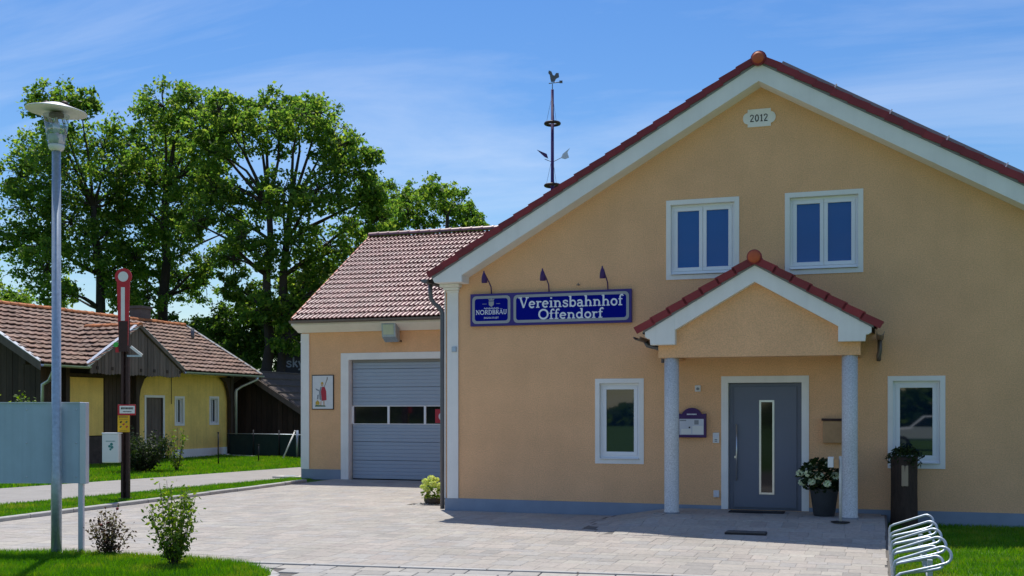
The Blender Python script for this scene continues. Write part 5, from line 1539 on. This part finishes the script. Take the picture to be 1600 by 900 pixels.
# eave posts, brackets, beam
for y in (YB - .12, WF - .05, 10.05, 8.97):
    MB().box(XS + .03, XS + .21, y - .09, y + .09, .0 if y > 19 else .3, 3.08).build("post", m_timber, SH, bevel=.01)
for y, sgn in ((YB - .03, 1), (WF - .14, -1)):
    pts = [(y, 2.05), (y, 2.98), (y + sgn * .62, 2.98), (y + sgn * .30, 2.80), (y + sgn * .10, 2.45)]
    MB().prism(pts, 'x', XS + .06, XS + .18).build("bracket", m_timber, SH)
MB().box(XS + .04, XS + .20, Y0 + .2, Y1 - .1, 3.085, 3.26).build("beam", m_timber, SH)
for k in range(17):
    y = Y0 + .3 + k * .71
    MB().prism([(XS, zs(XS) - .16), (XE + .02, ZE - .13), (XE + .02, ZE - .03), (XS, zs(XS) - .05)], 'y', y, y + .09).build("rafter", m_timber, SH)
dk = MB()
dk.add([(XE, Y0, ZE - .015), (XE, Y1, ZE - .015), (SR, Y1, ZRD - .015), (SR, Y0, ZRD - .015), (-22.9, Y1, zs(-22.9) - .015), (-22.9, Y0, zs(-22.9) - .015)], [(0, 1, 2, 3), (3, 2, 4, 5)])
dk.build("roof_deck", m_timber, SH, fix=False)
# cross gable
GYC, GH, GXF = 12.53, 2.42, XE + .03
ZGR = ZE - .02 + SS * GH
def zc_(y): return ZGR - SS * abs(y - GYC)
def on_main(c):
    if abs(c.y - GYC) < GH and c.x > XE - (GH - abs(c.y - GYC)) - .02: return False
    return Y0 - .02 < c.y < Y1 + .02
cS = 1 / math.sqrt(1 + SS * SS); sS = SS * cS
L_ = (XE - SR) / cS
SPROF = [(0, .020), (.15, .028), (.35, .006), (.65, .004), (.85, .010), (1.0, .022)]
NVs = 13; DVs = L_ / NVs
s_me = tile_mesh("clay_roof_tile", .30, DVs, m_stile, SPROF, .030, .055)
tile_field(SH, s_me, m_stile, (XE + .05, Y0 - .01, ZE - .02), (0, 1, 0), (-cS, 0, sS), 40, NVs, .30, DVs, on_main, 240, jit=.010)
d2 = MB()
xv = XE - GH
d2.add([(GXF, GYC - GH, ZE - .03), (GXF, GYC, ZGR - .01), (xv, GYC, ZGR - .01)], [(0, 1, 2)])
d2.add([(GXF, GYC + GH, ZE - .03), (GXF, GYC, ZGR - .01), (xv, GYC, ZGR - .01)], [(2, 1, 0)])
d2.build("cross_gable_deck", m_timber, SH, fix=False)
def on_cross(c): return c.x > XE - (GH - abs(c.y - GYC)) - .12 and c.x < GXF + .02
Lc = GH / cS
tile_field(SH, s_me, m_stile, (xv - .1, GYC - GH - .02, ZE - .01), (1, 0, 0), (0, cS, sS), 9, 9, .30, Lc / 9, on_cross, 60, jit=.012)
tile_field(SH, s_me, m_stile, (GXF, GYC + GH + .02, ZE - .01), (-1, 0, 0), (0, -cS, sS), 9, 9, .30, Lc / 9, on_cross, 0)
# gable boards
y = GYC - GH + .12
k = 0
while y < GYC + GH - .12:
    b = y + .165
    zt = min(zc_(y), zc_(b)) - .05
    zb = 2.86 + .02 * math.sin(k)
    if zt > zb + .03:
        MB().prism([(y + .008, zb + .03), ((y + b) / 2, zb), (b - .008, zb + .03), (b - .008, zc_(b) - .06), ((y + b) / 2, zc_((y + b) / 2) - .06), (y + .008, zc_(y) - .06)], 'x', GXF - .06, GXF - .035 + rg3.uniform(0, .012)).build("gable_board", m_gboard, SH)
    y = b; k += 1
MB().prism([(GYC - GH + .05, 2.90), (GYC + GH - .05, 2.90), (GYC, ZGR - .06)], 'x', GXF - .075, GXF - .065).build("gable_backing", m_dark, SH)
for sgn, mt_ in ((-1, m_zinc), (1, m_gboard)):
    MB().prism([(GYC + sgn * (GH + .08), ZE - .10), (GYC, ZGR - .03), (GYC, ZGR + .085), (GYC + sgn * (GH + .08), ZE + .015)], 'x', GXF - .03, GXF + .035).build("barge_board", mt_, SH)
    MB().prism([(GYC + sgn * (GH + .10), ZE + .018), (GYC, ZGR + .09), (GYC, ZGR + .105), (GYC + sgn * (GH + .10), ZE + .033)], 'x', GXF - .09, GXF + .05).build("barge_flashing", m_zinc, SH)
# verge boards of the main roof
for yy, nm in ((Y0, 1), (Y1, -1)):
    for (xa, xb) in ((XE + .06, SR), (SR, -22.9)):
        MB().prism([(xa, zs(xa) - .20), (xb, zs(xb) - .20), (xb, zs(xb) + .05), (xa, zs(xa) + .05)], 'y', yy - .05, yy - .015).build("verge_board", m_gboard, SH)
        MB().prism([(xa, zs(xa) + .052), (xb, zs(xb) + .052), (xb, zs(xb) + .075), (xa, zs(xa) + .075)], 'y', yy - .07, yy + .10).build("verge_flashing", m_zinc, SH)
rs = MB(); rs.prism([(.13 * math.cos(R(a)), .11 * math.sin(R(a))) for a in range(0, 181, 30)], 'y', 0, .36)
rs.prism([(.14 * math.cos(R(a)), .12 * math.sin(R(a))) for a in range(0, 181, 30)], 'y', .31, .37)
rsm = rs.mesh("ridge_tile", m_sridge)
k = 0; y = Y0
while y < Y1 - .2:
    t = bpy.data.objects.new("ridge_tile", rsm); link(t, SH); t.location = Vector((SR, y, ZRD + .0)) - org(SH); t.rotation_euler = (rg3.uniform(-.03, .03), 0, 0); y += .36
x = GXF - .3
while x > xv:
    t = bpy.data.objects.new("ridge_tile", rsm); link(t, SH); t.location = Vector((x, GYC, ZGR - .0)) - org(SH); t.rotation_euler = (0, 0, R(-90)); x -= .36
chm = MB(); chm.box(-19.95, -19.45, 17.25, 17.85, 4.2, 5.62); chm.box(-20.0, -19.40, 17.2, 17.9, 5.62, 5.72)
chm.build("chimney", m_brick, SH)
MB().tube([(-18.4, 19.05, 4.4), (-18.4, 19.05, 4.95)], .07, 10).build("vent_pipe", m_pipe, SH)
for ya, yb in ((Y0, GYC - GH - .02), (GYC + GH + .02, Y1 + .05)):
    sg2 = MB(); half_gutter(sg2, (XE + .09, ya, ZE - .05), (XE + .09, yb, ZE - .05), .075)
    sg2.build("gutter", m_zinc, SH, fix=False)
MB().tube([(XE + .09, 19.7, 3.02), (XE + .06, 19.7, 2.92), (XE - .45, 19.45, 2.66), (XS + .30, 19.30, 2.52), (XS + .28, 19.30, 2.4), (XS + .28, 19.30, 0)], .055, 10).build("downpipe", m_zinc, SH)
MB().tube([(XE + .09, 8.6, 3.02), (XE + .05, 8.6, 2.92), (XS + .5, 8.9, 2.62), (XS + .30, 8.85, 2.5), (XS + .30, 8.85, 1.0)], .055, 10).build("downpipe", m_zinc, SH)
MB().tube([(XS + .05, 15.50, 3.0), (XS + .05, 15.50, 1.95)], .012, 6).build("cable", m_black, SH)

# ================================================================== BARN, FENCE, BANNER
BN = thing("plank_barn", "dark plank barn in shade behind the fence, right of the yellow shed", "barn", (-17, 20.8, -.03))
BY = 20.75
def zb_(x): return 3.10 - .60 * (x + 16.55)
x = -20.4
while x < -12.2:
    b = x + .24
    if True:
        z1, z2 = min(zb_(x), 3.30 - .6 * (-16.9 - x)), min(zb_(b), 3.30 - .6 * (-16.9 - b))
        if min(z1, z2) > .5:
            MB().prism([(x + .008, 0), (b - .008, 0), (b - .008, z2 - .05), (x + .008, z1 - .05)], 'y', BY - .02 - rg3.uniform(0, .015), BY + .02).build("plank", m_barn, BN)
    x = b
MB().prism([(-20.4, 0), (-12.2, 0), (-12.2, zb_(-12.2) - .1), (-16.6, 3.0), (-20.4, .8)], 'y', BY + .021, BY + .04).build("plank_backing", m_dark, BN)
RXB = -16.9
def zbb(x): return zb_(RXB) - .60 * abs(x - RXB)
for xa, xb in ((RXB, -11.9), (-21.9, RXB)):
    MB().prism([(xa, zbb(xa) - .22), (xb, zbb(xb) - .22), (xb, zbb(xb) + .02), (xa, zbb(xa) + .02)], 'y', BY - .42, BY - .36).build("verge_board", m_gboard, BN)
    MB().prism([(xa, zbb(xa) - .04), (xb, zbb(xb) - .04), (xb, zbb(xb) + .04), (xa, zbb(xa) + .04)], 'y', BY - .36, BY + 4.6).build("roof", m_barnroof, BN)
for k in range(10):
    x = RXB + .1 + k * .48
    MB().prism([(x, zb_(x) + .042), (x + .04, zb_(x + .04) + .042), (x + .04, zb_(x) + .075), (x, zb_(x) + .08)], 'y', BY - .38, BY + 4.6).build("roof_batten", m_barnroof, BN)
MB().box(-12.25, -12.2, BY, BY + 4.4, 0, zb_(-12.2)).build("side_wall", m_barn, BN)
FE = thing("mesh_fence", "dark green mesh screen fence in front of the plank barn", "fence", (-14.5, 18.0, -.03))
fa, fb_ = Vector((-16.6, 18.75, -.03)), Vector((-12.4, 17.45, -.03))
dv_ = (fb_ - fa).normalized()
MB().beam(fa + UP * .42, fb_ + UP * .42, .02, .82, up=UP).build("screen", m_screen, FE)
MB().tube([fa + UP * .86, fb_ + UP * .86], .018, 6).build("top_wire", m_galv, FE)
for t_ in (.02, .34, .66, .88):
    q = fa + (fb_ - fa) * t_
    MB().tube([q + Vector((0, -.04, 0)), q + Vector((0, -.04, 1.02))], .045 if t_ > .8 else .025, 8).build("post", m_galv if t_ > .8 else m_black, FE)
lw = thing("leaning_pole", "white pole leaning on the end post of the mesh fence", "pole", (-12.9, 17.0, -.03))
MB().tube([(-12.95, 16.6, -.03), (-12.80, 17.2, .95)], .028, 8).build("shaft", m_wood, lw)
MB().tube([(-12.80, 17.2, .95), (-12.795, 17.22, .985)], .032, 8).build("cap", m_plastic, lw)
GF = "thin dark stakes in the grass by the shed"
def stake(x, y, h, lab):
    o = thing("fence_stake", lab, "stake", (x, y, -.03), GF)
    MB().tube([(x, y, -.05), (x, y, h)], .022, 8).build("rod", m_black, o)
    MB().tube([(x, y, h - .03), (x, y, h + .01)], .03, 8).build("cap", m_black, o)
stake(-12.95, 12.6, 1.02, "thin dark stake before the yellow wall, taller of the two")
stake(-12.88, 14.9, .55, "thin dark stake near the shed's corner post, shorter of the two")
pk = thing("pale_plank", "pale plank lying in the grass beyond the shed's corner", "plank", (-15.9, 18.9, -.03))
MB().beam((-16.5, 18.4, .0), (-14.9, 17.95, .0), .12, .06).build("board", m_wood, pk)
MB().beam((-16.45, 18.43, .045), (-16.35, 18.40, .045), .12, .03).build("batten", m_wood, pk)
csl = thing("concrete_slab", "pale concrete slab in the grass by the garage corner", "slab", (-7.3, 7.5, -.03))
MB().box(-7.75, -6.95, 7.2, 7.75, -.03, .02).build("slab", m_conc, csl, bevel=.01)
MB().box(-7.5, -7.2, 7.35, 7.6, .0205, .03).build("cover", m_galv, csl)
bn = thing("banner", "black advertising banner with pale letters behind the barn, cut off by the garage", "banner", (-17.9, 26.75, -.03))
q0 = Vector((-18.60, 26.52, 0))
mb = MB(); mb.obox(q0 + RT * .45 + UP * 3.85, RT * .62, FW * .02, UP * .46); mb.build("cloth", m_black, bn)
for t_ in (-.12, 1.02):
    mb = MB(); mb.tube([q0 + RT * t_ + FW * .06 - UP * .03, q0 + RT * t_ + FW * .06 + UP * 4.4], .035, 8); mb.build("pole", m_pipe, bn)
lettering("sky", "lettering", bn, q0 + RT * .44 - FW * .0215 + UP * 3.70, RT, UP, -FW, .46, .84, m_printgrey)
# maypole far behind the clubhouse
MPX, MPY = -4.72, 22.72
mp = thing("maypole", "tall dark maypole with a cockerel vane, wreaths and two flags behind the roof", "maypole", (MPX, MPY, -.03))
MB().tube([(MPX, MPY, -.03), (MPX, MPY, 8), (MPX, MPY, 14.1)], [.09, .075, .055], 10).build("pole", m_purple, mp)
def pw_(a, f, z): return Vector((MPX, MPY, z)) + RT * a + FW * f
for z in (12.79, 10.40):
    mb = MB(); pts = [pw_(.27 * math.cos(R(a)), .27 * math.sin(R(a)), z) for a in range(0, 361, 20)]
    mb.tube(pts, .06, 8, caps=False)
    for a in (45, 165, 285): mb.tube([pw_(.25 * math.cos(R(a)), .25 * math.sin(R(a)), z), pw_(.03 * math.cos(R(a)), .03 * math.sin(R(a)), z + 1.0)], .006, 4)
    mb.build("wreath", m_brownsteel, mp)
for (pts, mm) in (([(-.60, 11.78), (-.22, 11.62), (-.16, 11.44), (-.30, 11.50)], m_purple), ([(.33, 11.46), (.40, 11.62), (.68, 11.85), (.58, 11.68), (.64, 11.48), (.50, 11.42)], m_zinc)):
    mb = MB(); n = len(pts)
    mb.add([pw_(a, f, z) for f in (-.015, .015) for a, z in pts], [tuple(range(n)), tuple(range(2 * n - 1, n - 1, -1))] + [(i, i + n, (i + 1) % n + n, (i + 1) % n) for i in range(n)])
    mb.build("flag", mm, mp)
mb = MB(); mb.tube([pw_(-.30, 0, 11.42), pw_(0, 0, 11.30), pw_(.40, 0, 11.50)], .012, 5); mb.build("flag_arm", m_brownsteel, mp)
mb = MB(); mb.tube([pw_(0, 0, 14.1), pw_(0, 0, 14.32)], .018, 6); mb.tube([pw_(-.14, 0, 14.34), pw_(.36, 0, 14.40)], .018, 6); mb.obox(pw_(.33, 0, 14.40), RT * .06, FW * .012, UP * .05); mb.build("vane_bar", m_pipe, mp)
ck = [(-.05, 14.40), (.08, 14.40), (.14, 14.52), (.26, 14.58), (.24, 14.74), (.14, 14.74), (.08, 14.64), (.02, 14.66), (-.04, 14.80), (-.14, 14.84), (-.16, 14.74), (-.10, 14.66), (-.08, 14.52)]
mb = MB(); n = len(ck)
mb.add([pw_(a, f, z) for f in (-.012, .012) for a, z in ck], [tuple(range(n)), tuple(range(2 * n - 1, n - 1, -1))] + [(i, i + n, (i + 1) % n + n, (i + 1) % n) for i in range(n)])
mb.build("cockerel", m_pipe, mp)

# ================================================================== WHAT THE PANES REFLECT
nr = np.random.default_rng(9)
k = 26000
X_ = nr.uniform(-90, 110, k); hmax = 3.2 + 1.6 * np.sin(X_ * .11) + 1.1 * np.sin(X_ * .37 + 1)
Pw = np.stack([X_, -100 + nr.normal(size=k) * 1.5, np.abs(nr.uniform(0, 1, k)) * hmax], 1)
o = np_obj("far_wood", leaves(Pw, nr.uniform(.9, 1.6, k), nr, .3), 4, m_leaf2); o['kind'] = 'stuff'
CX, CY = 9.55, -33.0
car = thing("parked_car", "white car standing in the open behind the viewer, mirrored in the right ground-floor pane", "car", (CX, CY, -.03))
prof = [(-2.15, .42), (-2.1, .75), (-1.55, .95), (-1.0, 1.0), (-.45, 1.48), (1.2, 1.52), (1.95, 1.05), (2.12, .95), (2.15, .42)]
MB().prism([(CX + a, z) for a, z in prof], 'y', CY - .85, CY + .85).build("body", m_carwhite, car, bevel=.09)
for yy in (CY - .856, CY + .852):
    for q in ([(-.92, 1.02), (-.42, 1.42), (.25, 1.45), (.25, 1.02)], [(.33, 1.02), (.33, 1.45), (1.15, 1.46), (1.75, 1.05)]):
        MB().prism([(CX + a, z) for a, z in q], 'y', yy, yy + .004).build("side_window", m_pane, car)
for a in (-1.35, 1.35):
    for yy in (CY - .87, CY + .67):
        wl = MB().lathe((CX + a, yy, .30), [(.20, 0), (.31, .01), (.33, .05), (.33, .15), (.31, .19), (.20, .20)], 20, axis=(0, 1, 0)).build("wheel", m_tyre, car)
        MB().lathe((CX + a, yy - .005, .30), [(.03, -.004), (.19, 0), (.19, .208)], 16, axis=(0, 1, 0)).build("rim", m_steel, wl)
MB().box(CX + 2.10, CX + 2.17, CY - .7, CY - .4, .68, .82).build("headlight", m_paper, car)
MB().box(CX + 2.10, CX + 2.17, CY + .4, CY + .7, .68, .82).build("headlight", m_paper, car)
